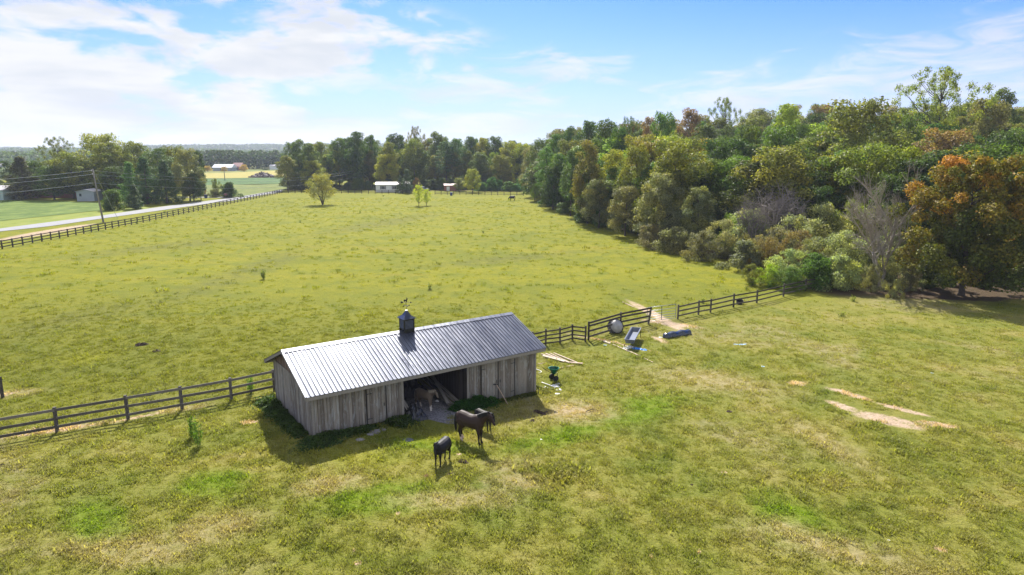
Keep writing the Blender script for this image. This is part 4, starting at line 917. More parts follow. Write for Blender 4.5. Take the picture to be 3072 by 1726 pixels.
# edge shrubs, sage and grey thicket
S1 = [
 (2110, 700, 60, 88, 'grey', 'scrub0'), (2180, 668, 58, 90, 'sage', 'scrub1'), (2190, 650, 34, 96, 'lime', 'scrub0'), (2250, 640, 70, 92, 'sage', 'shrub0'), (2330, 690, 70, 84, 'grey', 'scrub1'), (2400, 655, 80, 86, 'sage', 'scrub0'), (2480, 620, 80, 88, 'sage', 'scrub1'),
 (2560, 612, 80, 88, 'olive', 'scrub0'), (2640, 625, 80, 88, 'sage', 'scrub1'), (2700, 640, 60, 84, 'grey', 'scrub0'), (2460, 720, 80, 76, 'grey', 'scrub1'), (2540, 700, 80, 76, 'sage', 'scrub0'), (2370, 755, 60, 73, 'sage', 'scrub1'), (2620, 720, 70, 74, 'grey', 'scrub0'),
 (2450, 770, 60, 71, 'green', 'shrub1'), (2530, 775, 56, 70, 'sage', 'shrub2'), (2310, 800, 44, 72, 'lime', 'scrub0'), (2260, 800, 30, 72, 'olive', 'scrub1'), (2370, 810, 46, 69.5, 'green', 'scrub0'), (2700, 750, 60, 72, 'sage', 'scrub1'), (2620, 800, 36, 69, 'grey', 'scrub0'), (2690, 845, 22, 66, 'sage', 'scrub1'),
 (2740, 800, 30, 70, 'grey', 'scrub0'), (2030, 690, 50, 94, 'grey', 'shrub1'), (1960, 680, 50, 99, 'grey', 'scrub0'), (2240, 730, 60, 82, 'grey', 'shrub2'), (2410, 700, 60, 80, 'brown', 'scrub1'), (2310, 720, 50, 80, 'brown', 'scrub0')]
words = ['at the left end', 'mixed among taller ones', 'near the fence end', 'in front of the bare grey tree', 'at the back']
cl_ = {'grey': 'dull grey-green', 'sage': 'pale sage-green', 'lime': 'bright yellow-green', 'olive': 'olive', 'green': 'fresh mid green', 'brown': 'brownish'}
for k, (px, yt, hw, Y, col, kind) in enumerate(S1):
    row = 0 if Y > 84 else 1 if Y > 75 else 2
    nth = sorted(q[0] + q[1] * .001 for q in S1 if (0 if q[3] > 84 else 1 if q[3] > 75 else 2) == row).index(px + yt * .001) + 1
    ptree(kind, px, yt - 8, hw * 1.25, Y, col, '%s %s shrub, %s from the left in the %s row of the thicket' % (cl_[col], 'leafy' if kind[:3] == 'shr' else 'wispy', ORD[nth], ('back', 'middle', 'front')[row]), 'bush', 'bush', 'shrubs of the thicket at the wood edge', jitter=.1)
b = G(2640, 862); 
bt = at(2620, 470, b.y); tree('dead', (b.x, b.y, b.z - .1), (bt.z - b.z) * .92, 7.0, 'grey', 'bare pale grey tree left of the orange tree', 'tree', 'dead_tree', rz=.6)
ptree('dead2', 2330, 505, 78, 92, 'grey', 'bare grey-purple spreading tree within the thicket', 'tree', 'dead_tree')
ptree('dead2', 2270, 545, 40, 90, 'grey', 'lower bare grey tree left of the spreading bare one', 'tree', 'dead_tree')
b = G(2850, 897); bt = at(2925, 462, b.y); tree('turn', (b.x + 2.1, b.y + 1.5, b.z - .05), bt.z - b.z, 13.8, 'green', 'large tree turning orange at the right edge of the lot', 'tree', 'broadleaf_tree', rz=.4)
tree('turn2', (b.x + 11.5, b.y + 3, 0), 9.5, 11, 'green', 'lower half-turned tree behind the big orange one at the right edge', 'tree', 'broadleaf_tree')
for k in range(6): ptree('shrub%d' % (k % 3), 2790 + k * 55, 800 + (k % 2) * 15, 34, 71 + k % 3, 'dark', '%s dark bush from the left in the shade of the orange tree' % ORD[k + 1], 'bush', 'bush', 'shaded bushes below the orange tree', jitter=.1)

# ------------------------------------------------------------------ far woods and hills (uncountable)
def woods(name, n, xr, yr, size, hgt, col, label, keep=None, seed=1, hbase=0.):
    rng = np.random.default_rng(seed); x = rng.uniform(*xr, n * 2); y = rng.uniform(*yr, n * 2)
    lump = .5 + .5 * np.sin(x / (size * 3.1) + 2 * np.sin(y / (size * 4.3))) * np.sin(y / (size * 2.7) + 1.7 * np.sin(x / (size * 5.1)))
    if keep is not None: k = keep(x, y, rng); x, y, lump = x[k], y[k], lump[k]
    x, y, lump = x[:n], y[:n], lump[:n]
    z = T(x, y) + hbase + hgt * (.55 + .45 * lump) * (1 - rng.random(len(x)) ** 2.2 * .95)
    nr = rng.normal(size=(len(x), 3)) * .8 + np.array([0, -.6, .8]); q = leaf_quads(np.stack([x, y, z], 1), nr, size, rng, .8)
    me = npmesh(name, q, 4, {'v': np.repeat(np.clip(rng.normal(.5, .2, len(x)), 0, 1), 4), 'c': np.repeat(lump, 4)}, M_leaf)
    o = tag(link(name, me), label, 'woods', kind='stuff'); o.color = (*[v * 1.4 for v in col], 1); return o
woods('woods', 26000, (-330, -120), (545, 585), 1.7, 15, (.028, .05, .022), 'dark band of woods behind the red and white far barns', seed=3)
woods('woods', 22000, (-1150, -300), (640, 900), 3.2, 13, (.045, .075, .03), 'broken woods on the plain at the far left', keep=lambda x, y, r: (np.sin(x * .011 + 1) + np.sin(y * .02) > -.3), seed=4)
woods('woods', 30000, (-1500, 250), (1000, 1900), 5, 15, (.045, .075, .035), 'distant woods below the horizon hills', keep=lambda x, y, r: (np.sin(x * .006 + y * .004) + np.sin(y * .011 + 2) > -.65), seed=5)
woods('woods', 42000, (-2750, 500), (2150, 2800), 8, 15, (.035, .06, .032), 'continuous woods covering the horizon hills', seed=6)
woods('woods', 16000, (-20, 420), (960, 1230), 4, 15, (.04, .07, .025), 'woods on the hill behind the pines', seed=7)

# ------------------------------------------------------------------ horses and cow
def zone_mat(name, body, sock=None, sockz=.2, low=None, lowz=.7, face=None, rough=.6):
    m, t, out = mat(name); o = t.n('ShaderNodeTexCoord').outputs['Object']; s_ = t.n('ShaderNodeSeparateXYZ', i={0: o})
    nz = t.noise(o, 5, 4, .6); c = t.mix(nz, tuple(v * .75 for v in body), tuple(min(1, v * 1.3) for v in body))
    if low: c = t.mix(t.mr(t.math('ADD', s_.outputs[2], t.math('MULTIPLY', nz, .1)), lowz - .1, lowz + .15, 1, 0), c, low)
    if sock: c = t.mix(t.math('MULTIPLY', t.mr(t.math('ADD', s_.outputs[2], t.math('MULTIPLY', nz, .06)), sockz, sockz + .04, 1, 0), t.mr(s_.outputs[0], .0, .05, 1, 0) if sockz < .3 else 1.), c, sock)
    if face: c = t.mix(t.math('MULTIPLY', t.mr(s_.outputs[0], face[0], face[0] + .05), t.mr(t.math('ABSOLUTE', s_.outputs[1]), .025, .045, 1, 0)), c, face[1])
    pbsdf(t, out, **{'Base Color': c, 'Roughness': rough, 'Specular IOR Level': .3}); return m
def horse(loc, yaw, sc, body_mat, hair_mat, label, poll=(1.02, 0, 1.60), muzzle=(1.40, 0, 1.20), legs=None, cat='horse', name='horse', stout=1., udder=False, tail=True, horns=False):
    root = empty(name, loc, yaw, label, cat); root.scale = (sc,) * 3; mb = MB(); st = stout
    mb.loft([((-.84, 0, 1.12), .06, .10), ((-.78, 0, 1.13), .19, .24), ((-.62, 0, 1.15), .28 * st, .34), ((-.4, 0, 1.12), .29 * st, .345), ((-.15, 0, 1.07), .30 * st, .34 * st), ((.1, 0, 1.05), .305 * st, .35 * st), ((.32, 0, 1.08), .27 * st, .38), ((.5, 0, 1.1), .22 * st, .34), ((.62, 0, 1.1), .13, .22), ((.67, 0, 1.1), .05, .1)])
    pl, mz = Vector(poll), Vector(muzzle); nb = Vector((.42, 0, 1.18)); mid = nb.lerp(pl, .5) + Vector((0, 0, .02))
    mb.loft([(nb, .16, .30), (nb.lerp(mid, .5), .13, .25), (mid, .105, .20), (mid.lerp(pl, .5), .09, .165), (pl, .085, .13), (pl + (pl - mid).normalized() * .05, .04, .06)])
    hd = (mz - pl); mb.loft([(pl - hd * .08 + Vector((0, 0, .02)), .05, .06), (pl, .085, .11), (pl + hd * .25, .09, .135), (pl + hd * .55, .065, .095), (pl + hd * .85, .052, .07), (mz, .055, .065), (mz + hd.normalized() * .05, .03, .035)])
    legs = legs or ((0, 0), (0, 0), (0, 0), (0, 0))    # forward swing of fore L, fore R, hind L, hind R feet
    for k, sd_ in ((0, 1), (1, -1)):
        f_ = legs[k][0]; y = .13 * sd_ * st
        mb.tube([(.36, y * .9, 1.12), (.42 + f_ * .2, y, .92), (.44 + f_ * .45, y, .72), (.45 + f_ * .62, y, .5), (.455 + f_ * .66, y, .44), (.45 + f_ * .85, y, .25), (.45 + f_ * .95, y, .13), (.49 + f_, y, .06), (.5 + f_, y, 0)], [.15, .125, .09, .064, .06, .044, .052, .06, .066], 10)
    for k, sd_ in ((2, 1), (3, -1)):
        f_ = legs[k][0]; y = .13 * sd_ * st
        mb.tube([(-.6, y * .9, 1.1), (-.54 + f_ * .1, y, .92), (-.52 + f_ * .3, y, .76), (-.66 + f_ * .55, y, .58), (-.72 + f_ * .65, y, .5), (-.69 + f_ * .8, y, .3), (-.66 + f_ * .95, y, .13), (-.62 + f_, y, .06), (-.6 + f_, y, 0)], [.21, .19, .145, .09, .066, .047, .052, .06, .066], 10)
    for sd_ in (1, -1): mb.tube([pl + Vector((-.01, .06 * sd_, .06)), pl + Vector((0, .075 * sd_, .15)), pl + Vector((.01, .07 * sd_, .21))], [.035, .03, .008], 6)
    bo = mb.build('body', body_mat, root, True)
    rm = bo.modifiers.new('remesh', 'REMESH'); rm.mode = 'VOXEL'; rm.voxel_size = .022; rm.use_smooth_shade = True
    sm = bo.modifiers.new('smooth', 'SMOOTH'); sm.factor = .5; sm.iterations = 5
    for sd_ in (1, -1): e_ = MB(); e_.tube([pl + hd * .3 + Vector((0, .075 * sd_, .035)), pl + hd * .3 + Vector((.0, .098 * sd_, .035))], [.022, .012], 8); e_.build('eye', M_blackmetal, root, True)
    if tail:
        e_ = MB(); e_.loft([((-.8, 0, 1.34), .035, .035), ((-.88, 0, 1.28), .05, .05), ((-.93, 0, 1.05), .075, .06), ((-.95, 0, .75), .085, .065), ((-.93, 0, .5), .06, .05), ((-.92, 0, .36), .015, .015)], 8); e_.build('tail', hair_mat, root, True)
        e_ = MB(); top = [nb + Vector((-.02, 0, .30)), mid + Vector((-.06, 0, .20)), mid.lerp(pl, .6) + Vector((-.05, 0, .165)), pl + Vector((-.02, 0, .13))]
        for a_, b_ in zip(top[:-1], top[1:]):
            for j in range(5):
                p = a_.lerp(b_, j / 5); e_.tube([p, p + Vector((.0, -.07, .0)), p + Vector((.03, -.13, -.16))], [.035, .04, .012], 5)
        p = top[-1]; e_.tube([p, p + hd * .2 + Vector((0, 0, .04)), p + hd * .42 + Vector((0, 0, .0))], [.03, .035, .01], 5)
        e_.build('mane', hair_mat, root)
    return root
def place(hind, fore): d = fore - hind; return math.atan2(d.y, d.x)
hh, hf = G(1387, 1318), G(1440, 1335)
M_hair = plain('black_hair', (.008, .007, .007), .6, .2, 9)
c = hh.lerp(hf, .55); yb = place(hh, hf)
horse(drop(c), yb, 1.06, zone_mat('brown_coat', (.032, .017, .012), (.55, .42, .38), .22, (.008, .006, .006), .62, (1.24, (.45, .38, .35))), M_hair, 'large dark brown horse with white hind socks standing before the open bay', poll=(.98, -.02, 1.60), muzzle=(1.33, -.08, 1.20), legs=((-.02,), (.04,), (.0,), (.12,)))
hh, hf = G(1345, 1381), G(1306, 1400); c = hh.lerp(hf, .5)
horse(drop(c), place(hh, hf) + .18, .78, zone_mat('black_coat', (.008, .0075, .008), rough=.62), M_hair, 'small black pony with lowered head facing the viewer', poll=(.84, .05, 1.45), muzzle=(1.03, .22, .98), stout=1.2)
dk = G(1471, 1297); horse(drop(dk + Vector((-.32, .32, 0))), R(-42), .72, zone_mat('dark_coat', (.010, .008, .008), rough=.62), M_hair, 'small black horse standing half hidden behind the large brown one', poll=(.9, -.05, 1.36), muzzle=(1.12, -.1, .98), stout=1.1)
ph, pf = barn_pt(uOL + 1.35, 1.55, 0), barn_pt(uOL + 2.1, 1.35, 0); pf, ph = G(1296, 1232), G(1258, 1221)
c = ph.lerp(pf, .5); horse(drop(c), place(ph, pf), .78, zone_mat('palomino_coat', (.13, .10, .072), (.62, .56, .50), .34, rough=.6, face=(1.1, (.6, .56, .52))), plain('pale_hair', (.30, .26, .20), .7, .2, 9), 'pale tan horse with a light mane walking inside the open bay', poll=(.95, -.03, 1.50), muzzle=(1.22, -.06, 1.12), legs=((-.05,), (.12,), (.1,), (-.12,)))
cw = G(1536, 603); horse(cw, math.pi - .15, 1.0, zone_mat('cow_coat', (.01, .01, .012)), M_hair, 'black cow grazing at the far end of the pasture', poll=(.95, 0, .8), muzzle=(1.1, 0, .35), stout=1.2, cat='cow', name='cow')

# ------------------------------------------------------------------ things around the barn
def mono(name, mb, mat_, label, cat, loc=None, group=None, smooth=False):
    v = mb.v; c = loc or (sum(p[0] for p in v) / len(v), sum(p[1] for p in v) / len(v), min(p[2] for p in v))
    o = mb.build(name, mat_, None, smooth, W=True, loc=c); return tag(o, label, cat, group)
def plank(a, b, wd, th, label, z0=.02, z1=.02, mat_=None, group=None, name='plank', cat='plank'):
    mb = MB(); p, q = G(*a), G(*b); mb.bar(p + Vector((0, 0, z0)), q + Vector((0, 0, z1)), wd, th); return mono(name, mb, mat_ or M_plank, label, cat, group=group)
def z5(x, y): return (1580 + x / 8.51, 1030 + y / 8.51)
GP = 'loose boards lying in the grass right of the barn'
for k, (a, b, lab) in enumerate((((370, 290), (860, 440), 'leftmost pale board of the fan of boards'), ((480, 285), (1080, 520), 'second pale board from the left in the fan of boards'), ((590, 285), (1130, 530), 'middle pale board of the fan of boards'),
                                 ((690, 285), (1290, 520), 'rightmost pale board of the fan of boards'), ((410, 360), (960, 490), 'wider whitish board lying nearest the barn in the fan'))):
    plank(z5(*a), z5(*b), .09 if k < 4 else .16, .045, lab, .05 + k * .02, .07, group=GP)
plank(z5(1110, 530), z5(1430, 560), .16, .05, 'short pale board across the ends of the fan of boards', .12, .12, group=GP)
plank(z5(1010, 602), z5(1195, 575), .14, .05, 'short pale board just below the fan of boards', group=GP)
plank(z5(740, 680), z5(930, 620), .12, .04, 'short pale board beside the green spreader', group=GP)
plank(z5(220, 550), z5(480, 505), .05, .03, 'thin pale stick lying between the barn and the fan of boards', group=GP)
plank((1811, 1026), (1830, 1032), .2, .08, 'thick short board end by the small blue scrap', group=GP, z0=.08)
plank((1838, 1034), (1898, 1060), .1, .04, 'long thin board beside the white bag', group=GP)
plank((1887, 1054), (1958, 1088), .09, .04, 'long thin board ending below the white bag', group=GP)
plank((1868, 907), (1900, 922), .12, .05, 'pale pole lying in the pasture behind the tall fence panel')
# PVC pipes
def pipe(pts, r, label, group='white plastic pipes by the barn corner', mat_=None, name='pipe', cat='pipe', z=.04):
    mb = MB(); mb.tube([G(*p) + Vector((0, 0, z)) for p in pts], r, 8); return mono(name, mb, mat_ or M_whitepl, label, cat, group=group, smooth=True)
pipe([z5(200, 735), z5(340, 790), z5(378, 815), z5(360, 840), z5(310, 850)], .025, 'white pipe bent back on itself at the barn corner', z=.25)
pipe([z5(385, 1015), z5(560, 1080), z5(740, 1150)], .035, 'longest straight white pipe near the barn corner')
pipe([z5(460, 1120), z5(560, 1165), z5(640, 1180)], .02, 'thin white pipe below the longest straight one')
pipe([z5(430, 1160), z5(480, 1120)], .02, 'short thin white pipe crossing the lower one')
pipe([z5(650, 1180), z5(700, 1170), z5(730, 1140)], .02, 'short curved white pipe end near the rag heap')
def crumple(name, pts, r, mat_, label, cat, seed=1, hz=.3, group=None):
    """crumpled lump: displaced low dome"""
    rn = random.Random(seed); mb = MB()
    for c in pts:
        p = G(*c); n, m = 10, 5; vs = []; rr = r * rn.uniform(.8, 1.2)
        for i in range(m + 1):
            for j in range(n): a = 2 * math.pi * j / n; ph = math.pi / 2 * i / m; k = rr * rn.uniform(.65, 1.25); vs.append((p.x + math.cos(a) * math.cos(ph) * k * 1.2, p.y + math.sin(a) * math.cos(ph) * k, p.z - .02 + math.sin(ph) * rr * hz * rn.uniform(.6, 1.4)))
        mb.add(vs, [(i * n + j, i * n + (j + 1) % n, (i + 1) * n + (j + 1) % n, (i + 1) * n + j) for i in range(m) for j in range(n)] + [tuple(m * n + j for j in range(n))])
    return mono(name, mb, mat_, label, cat, group=group)
crumple('rag_heap', [z5(720, 1080), z5(780, 1040), z5(820, 1190), z5(760, 1110)], .18, M_whitepl, 'greyish white crumpled plastic sheet at the end of the long pipe', 'plastic sheet', 2)
crumple('litter', [z5(800, 1290)], .17, M_whitepl, 'white crumpled bag below the long pipe', 'bag', 3)
crumple('litter', [z5(525, 1258)], .09, M_whitepl, 'small white scrap near the barn corner', 'litter', 4)
crumple('litter', [(1877, 1046), (1889, 1043)], .2, M_whitepl, 'white crumpled bag beside the blue tarp scrap', 'bag', 5, .7)
crumple('tarp_scrap', [(1906, 1046), (1916, 1047), (1926, 1049), (1933, 1050)], .22, M_blue, 'bright blue crumpled tarp scrap below the black trough', 'tarp', 6, .35)
crumple('tarp_scrap', [(1815, 1036)], .15, plain('pale_blue_tarp', (.15, .35, .5), .5, .3, 6), 'small pale blue scrap under the short board end', 'tarp', 7)
crumple('tarp_scrap', [(2206, 1033), (2216, 1034), (2226, 1034), (2236, 1033)], .15, plain('light_blue_tarp', (.3, .5, .7), .5, .3, 6), 'long pale blue scrap in the grass right of the black tube', 'tarp', 8)
crumple('tarp_scrap', [(2278, 1100), (2288, 1100)], .12, MATS['light_blue_tarp'], 'small pale blue scrap left of the bare patches', 'tarp', 9)
crumple('tarp_scrap', [(2796, 1120)], .12, MATS['light_blue_tarp'], 'tiny blue scrap above the large bare patches', 'tarp', 10)
crumple('litter', [(2667, 1620)], .06, M_whitepl, 'small white scrap near the bottom right corner', 'litter', 11)
crumple('litter', [(1624, 1318)], .06, M_whitepl, 'small white scrap right of the large brown horse', 'litter', 12)
crumple('litter', [(1206, 1281)], .09, M_whitepl, 'small white scrap in the weeds beside the bay opening', 'litter', 13)
for k, (q, r_, lab) in enumerate((([(1388, 1384), (1394, 1388), (1383, 1386)], .14, 'dark dung pile right of the black pony'), ([(1349, 1424), (1360, 1423)], .13, 'dark dung pile below the black pony'), ([(1597, 1263)], .12, 'single dark dung lump right of the brown horse'),
                                 ([(1620, 1240), (1630, 1243), (1640, 1238), (1610, 1236)], .16, 'broad dark dung patch beside the barn shadow'), ([(2188, 1235)], .12, 'dark lump on the dry grass left of the bare patches'), ([(430, 1035), (418, 1036)], .3, 'dark dung pile in the pasture left of the barn roof'), ([(470, 1055)], .22, 'smaller dark dung pile in the pasture below another'),
                                 ([(1150, 1618)], .08, 'dark lump near the bottom centre of the lot'), ([(2075, 1455)], .1, 'dark lump in the grass at lower middle right'), ([(5, 1398)], .14, 'dark lump at the left edge of the lot'))):
    crumple('dung_pile', q, r_, M_dung, lab, 'dung', 20 + k, .6, 'dung piles in the grass')
crumple('clod', [(1281, 1429)], .1, plain('orange_clay', (.45, .26, .15), .9, .2, 5), 'orange-brown clod left of the pony shadow', 'clod', 40, .9)
crumple('clod', [(1375, 1363)], .14, plain('pink_clay', (.6, .43, .32), .9, .2, 5), 'pale pink patch of clay behind the black pony', 'clod', 41, .2)
# stones at the doorstep
def stone(px, s_, label, seed, mat_=None, flat_=.35, group=None):
    rn = random.Random(seed); p = G(*px); mb = MB(); vs = []
    for z in (0, flat_ * .8, flat_):
        for j in range(8): a = 2 * math.pi * j / 8; k = s_ * rn.uniform(.8, 1.15) * (1 if z < flat_ else .8); vs.append((p.x + k * math.cos(a), p.y + k * math.sin(a) * .8, p.z - .03 + z * s_))
    mb.add(vs, [(i * 8 + j, i * 8 + (j + 1) % 8, i * 8 + 8 + (j + 1) % 8, i * 8 + 8 + j) for i in (0, 1) for j in range(8)] + [tuple(16 + j for j in range(8))]); return mono('stone', mb, mat_ or M_rock, label, 'stone', group=group)
stone((1128, 1297), .3, 'flat grey stone at the left door', 1); stone((1145, 1290), .24, 'second smaller flat stone at the left door', 2); stone((1112, 1304), .2, 'small flat stone beside the doorstep stone', 3)
stone((1222, 1320), .3, 'square dark slate lying in the grass before the bay', 4, M_slate, .15); stone((1080, 1320), .22, 'pale stone by the weeds left of the doorstep', 5)
# rake leaning by the right doors
a = G(1523, 1213); d_u, d_z = onwall(1490, 1153); tp = at(1489, 1153, a.y + .35)
rk = empty('rake', a, 0, 'wooden-handled rake leaning upright against the right doors', 'rake')
mb = MB(); mb.tube([a, tp], .022, 8); mb.build('handle', plain('worn_handle', (.5, .36, .25), .7, .15, 3), rk, W=True)
mb = MB(); mb.box(tp + Vector((-.12, 0, 0)), (.42, .05, .05))
for k in range(7): mb.tube([tp + Vector((-.31 + k * .065, 0, 0)), tp + Vector((-.31 + k * .065, -.03, -.09))], .008, 4)
mb.build('head', M_blackmetal, rk, W=True)
# inside the bay: lumber leaning on the right partition, dark heap, draped black tarp
GLB = 'long boards leaning inside the open bay'
for k, (a, b, w_, lab) in enumerate((((1372, 1215), (1318, 1165), .22, 'lowest wide board slanting inside the open bay'), ((1398, 1208), (1330, 1158), .1, 'narrow pale board slanting above the wide one in the bay'), ((1408, 1206), (1335, 1152), .1, 'second narrow pale board slanting in the bay'), ((1421, 1203), (1325, 1140), .16, 'uppermost long board slanting along the bay partition'), ((1360, 1226), (1325, 1186), .18, 'dark board lying lowest at the bay floor'))):
    p = barn_pt(uOR - .85 + k * .16, .25, 0) if k < 4 else barn_pt(uOR - 1.05, .35, 0); p = drop(p) + Vector((0, 0, .08 + .05 * k)); q = drop(barn_pt(uOR - .95 + k * .2, 4.2, 0)) + Vector((0, 0, .55 + .12 * k))
    mb = MB(); mb.bar(p, q, w_, .05, val=.3 + .1 * k); mono('lumber_board', mb, M_trim, lab, 'plank', group=GLB)
for k in range(2):
    p = drop(barn_pt(uOL + .28 + k * .13, .15, 0)) + Vector((0, 0, .4)); q = drop(barn_pt(uOL + .1 + k * .05, 1.9, 0)) + Vector((0, 0, 1.5)); mb = MB(); mb.bar(p, q, .1, .05, val=.7)
    mono('lumber_board', mb, M_trim, ('outer' if k else 'inner') + ' pale board leaning at the left side of the bay', 'plank', group=GLB)
def heap(name, u0, u1, v0, v1, h, mat_, label, cat, seed, n=26, jag=.12):
    rn = np.random.default_rng(seed); us, vs_ = np.linspace(u0, u1, n), np.linspace(v0, v1, n); V = []
    base_ = rn.normal(size=(n, n)); base_ = (base_ + np.roll(base_, 1, 0) + np.roll(base_, 1, 1) + np.roll(base_, (1, 1), (0, 1))) / 2
    for i in range(n):
        for j in range(n):
            a, b = i / (n - 1), j / (n - 1); k = math.sin(math.pi * a) ** .5 * math.sin(math.pi * min(1, b * 1.0)) ** .5; p = barn_pt(us[i], vs_[j], 0); V.append((p.x, p.y, Tz(p.x, p.y) + max(0, h * k + jag * base_[i, j] * min(1, k * 2))))
    mb = MB(); mb.add(V, [(i * n + j, (i + 1) * n + j, (i + 1) * n + j + 1, i * n + j + 1) for i in range(n - 1) for j in range(n - 1)], .5); return mono(name, mb, mat_, label, cat)
heap('debris_heap', uOL + .15, uOR - .9, 2.6, 6.2, 1.1, plain('dark_debris', (.035, .032, .035), .9, .7, 5), 'dark heap of debris at the back of the open bay', 'heap', 5)
heap('tarp', uOL + .05, uOL + 1.15, -.75, .95, .55, M_black, 'crumpled black plastic tarp at the left side of the bay opening', 'tarp', 6, 22, .07)
crumple('bucket_lid', [(1311, 1206)], .13, M_whitepl, 'small white plastic tub inside the bay by the horse', 'tub', 44, .9)
# green broadcast spreader
b = G(*z5(690, 950)); sp = empty('spreader', b, .5, 'green push spreader with black wheels in the grass', 'spreader')
mb = MB(); zt, zb_ = .85, .42
def frust(mb, c, r1, z1, r2, z2, n=4, rot=math.pi / 4):
    vs = [(c[0] + r * math.cos(rot + 2 * math.pi * j / n), c[1] + r * math.sin(rot + 2 * math.pi * j / n), z) for r, z in ((r1, z1), (r2, z2)) for j in range(n)]
    mb.add(vs, [(j, (j + 1) % n, n + (j + 1) % n, n + j) for j in range(n)] + [tuple(range(n))[::-1]])
frust(mb, (0, 0), .12, .45, .36, .85, 8, 0); mb.build('hopper', M_green, sp)
mb = MB(); mb.tube([(.36 * math.cos(2 * math.pi * j / 8), .36 * math.sin(2 * math.pi * j / 8), .85) for j in range(9)], .015, 5); mb.build('rim', plain('light_green_plastic', (.05, .35, .22), .5, .1, 2), sp)
mb = MB(); mb.tube([(-.05, .1, .45), (-.6, .1, .8), (-.85, 0, 1.0)], .018, 6); mb.tube([(-.05, -.1, .45), (-.6, -.1, .8), (-.85, 0, 1.0)], .018, 6); mb.tube([(.0, 0, .5), (0, 0, .2)], .04, 6); mb.tube([(.25, 0, .5), (.32, 0, .02)], .02, 6); mb.build('frame', M_blackmetal, sp)
for s_ in (-1, 1):
    mb = MB(); mb.tube([(0, s_ * .22, .19), (0, s_ * .29, .19)], .19, 16); mb.build('wheel', M_rubber, sp)
# round black tank tipped on its side
b = G(1848, 998); tk = empty('stock_tank', b, R(200), 'round ribbed dark tank tipped against the fence panel', 'tank')
mb = MB(); n = 20; prof = [(0, .02), (.3, .10), (.5, .22), (.53, .3), (.56, .32), (.55, .42), (.58, .5), (.57, .62), (.60, .7), (.6, .78), (.54, .78), (.5, .5), (.3, .25), (0, .2)]; vs = []
tilt = Matrix.Rotation(R(-62), 3, 'X')
for r_, z in prof:
    for j in range(n): a = 2 * math.pi * j / n; vs.append(tilt @ Vector((r_ * math.cos(a), r_ * math.sin(a), -(z - .4))) + Vector((0, 0, .52)))
mb.add(vs, [(i * n + j, i * n + (j + 1) % n, (i + 1) * n + (j + 1) % n, (i + 1) * n + j) for i in range(len(prof) - 1) for j in range(n)], .5)
mb.build('tank_shell', plain('dusty_black_plastic', (.36, .35, .33), .45, .5, 3), tk, True)
mb = MB()
for zz_, r_ in ((.32, .60), (.5, .615), (.7, .63)): mb.tube([tilt @ Vector((r_ * math.cos(2 * math.pi * j / n), r_ * math.sin(2 * math.pi * j / n), -(zz_ - .4))) + Vector((0, 0, .52)) for j in range(n + 1)], .03, 5)
mb.build('rib', M_rubber, tk)
# black rectangular feed trough on legs
t1, t2 = G(1888.4, 1020, .72), G(1908.6, 986.6, .72); tr = empty('feed_trough', drop(t1.lerp(t2, .5)), math.atan2((t2 - t1).y, (t2 - t1).x), 'black open feed trough on tilted metal legs', 'trough')
TL = (t2 - t1).length * .5; mb = MB(); tw_ = .36
def tub(mb, L, W, z0, z1, th=.03, sl=.06, tilt=.03):
    o = [(-L, -W), (L, -W), (L, W), (-L, W)]; vs = [(x * (1 - sl), y * (1 - sl * 3), z0 + x * tilt) for x, y in o] + [(x, y, z1 + x * tilt) for x, y in o] + [(x * (1 - sl / 2) , y * .88, z1 + x * tilt) for x, y in o] + [(x * (1 - sl * 1.6), y * (1 - sl * 4), z0 + th + x * tilt) for x, y in o]
    f = [(3, 2, 1, 0)]
    for r in range(3): f += [(r * 4 + j, r * 4 + (j + 1) % 4, r * 4 + 4 + (j + 1) % 4, r * 4 + 4 + j) for j in range(4)]
    f += [(12, 13, 14, 15)]; mb.add(vs, f, .5)
tub(mb, TL, tw_, .42, .72); mb.build('tub', M_grey, tr)
mb = MB(); 
for y in (-1, 1): mb.bar((-TL, y * (tw_ + .01), .735 - TL * .03), (TL, y * (tw_ + .01), .735 + TL * .03), .05, .03)
for x in (-1, 1): mb.bar((x * TL, -tw_, .739 + x * TL * .03), (x * TL, tw_, .739 + x * TL * .03), .05, .03)
mb.build('rim', M_grey, tr)
for x in (-1, 1):
    for y in (-1, 1): mb = MB(); mb.tube([(x * (TL - .1), y * (tw_ - .02), .45 + x * TL * .1), (x * (TL - .02), y * (tw_ + .03), -.02)], .022, 6); mb.build('leg', M_blackmetal, tr)
# long black tube (overturned plastic bunk)
t1, t2 = G(1990, 1014), G(2072, 1000); tb = MB(); d = (t2 - t1); sec = []; n = 24; vs = []; m_ = 10; sdv = Vector((-d.y, d.x, 0)).normalized()
for i in range(n + 1):
    t = i / n; bul = 1 + .10 * math.cos(t * math.pi * 6); e_ = .25 + .75 * min(1, 12 * t, 12 * (1 - t)); c = t1.lerp(t2, t)
    for j in range(m_): a = math.pi * j / (m_ - 1); vs.append(c + sdv * math.cos(a) * .34 * bul * e_ + Vector((0, 0, math.sin(a) ** .6 * .38 * bul * e_ - .01)))
tb.add(vs, [(i * m_ + j, (i + 1) * m_ + j, (i + 1) * m_ + j + 1, i * m_ + j + 1) for i in range(n) for j in range(m_ - 1)] + [tuple(range(m_)), tuple(n * m_ + j for j in range(m_))[::-1]], .5)
mono('feed_bunk', tb, plain('shiny_black_plastic', (.016, .022, .035), .22, .1, 2, spec=.8), 'long shiny black plastic trough lying upside down on bare soil', 'trough', smooth=True)
crumple('litter', [(1982, 1012)], .16, M_whitepl, 'white scrap at the left end of the shiny black trough', 'litter', 50, .15)
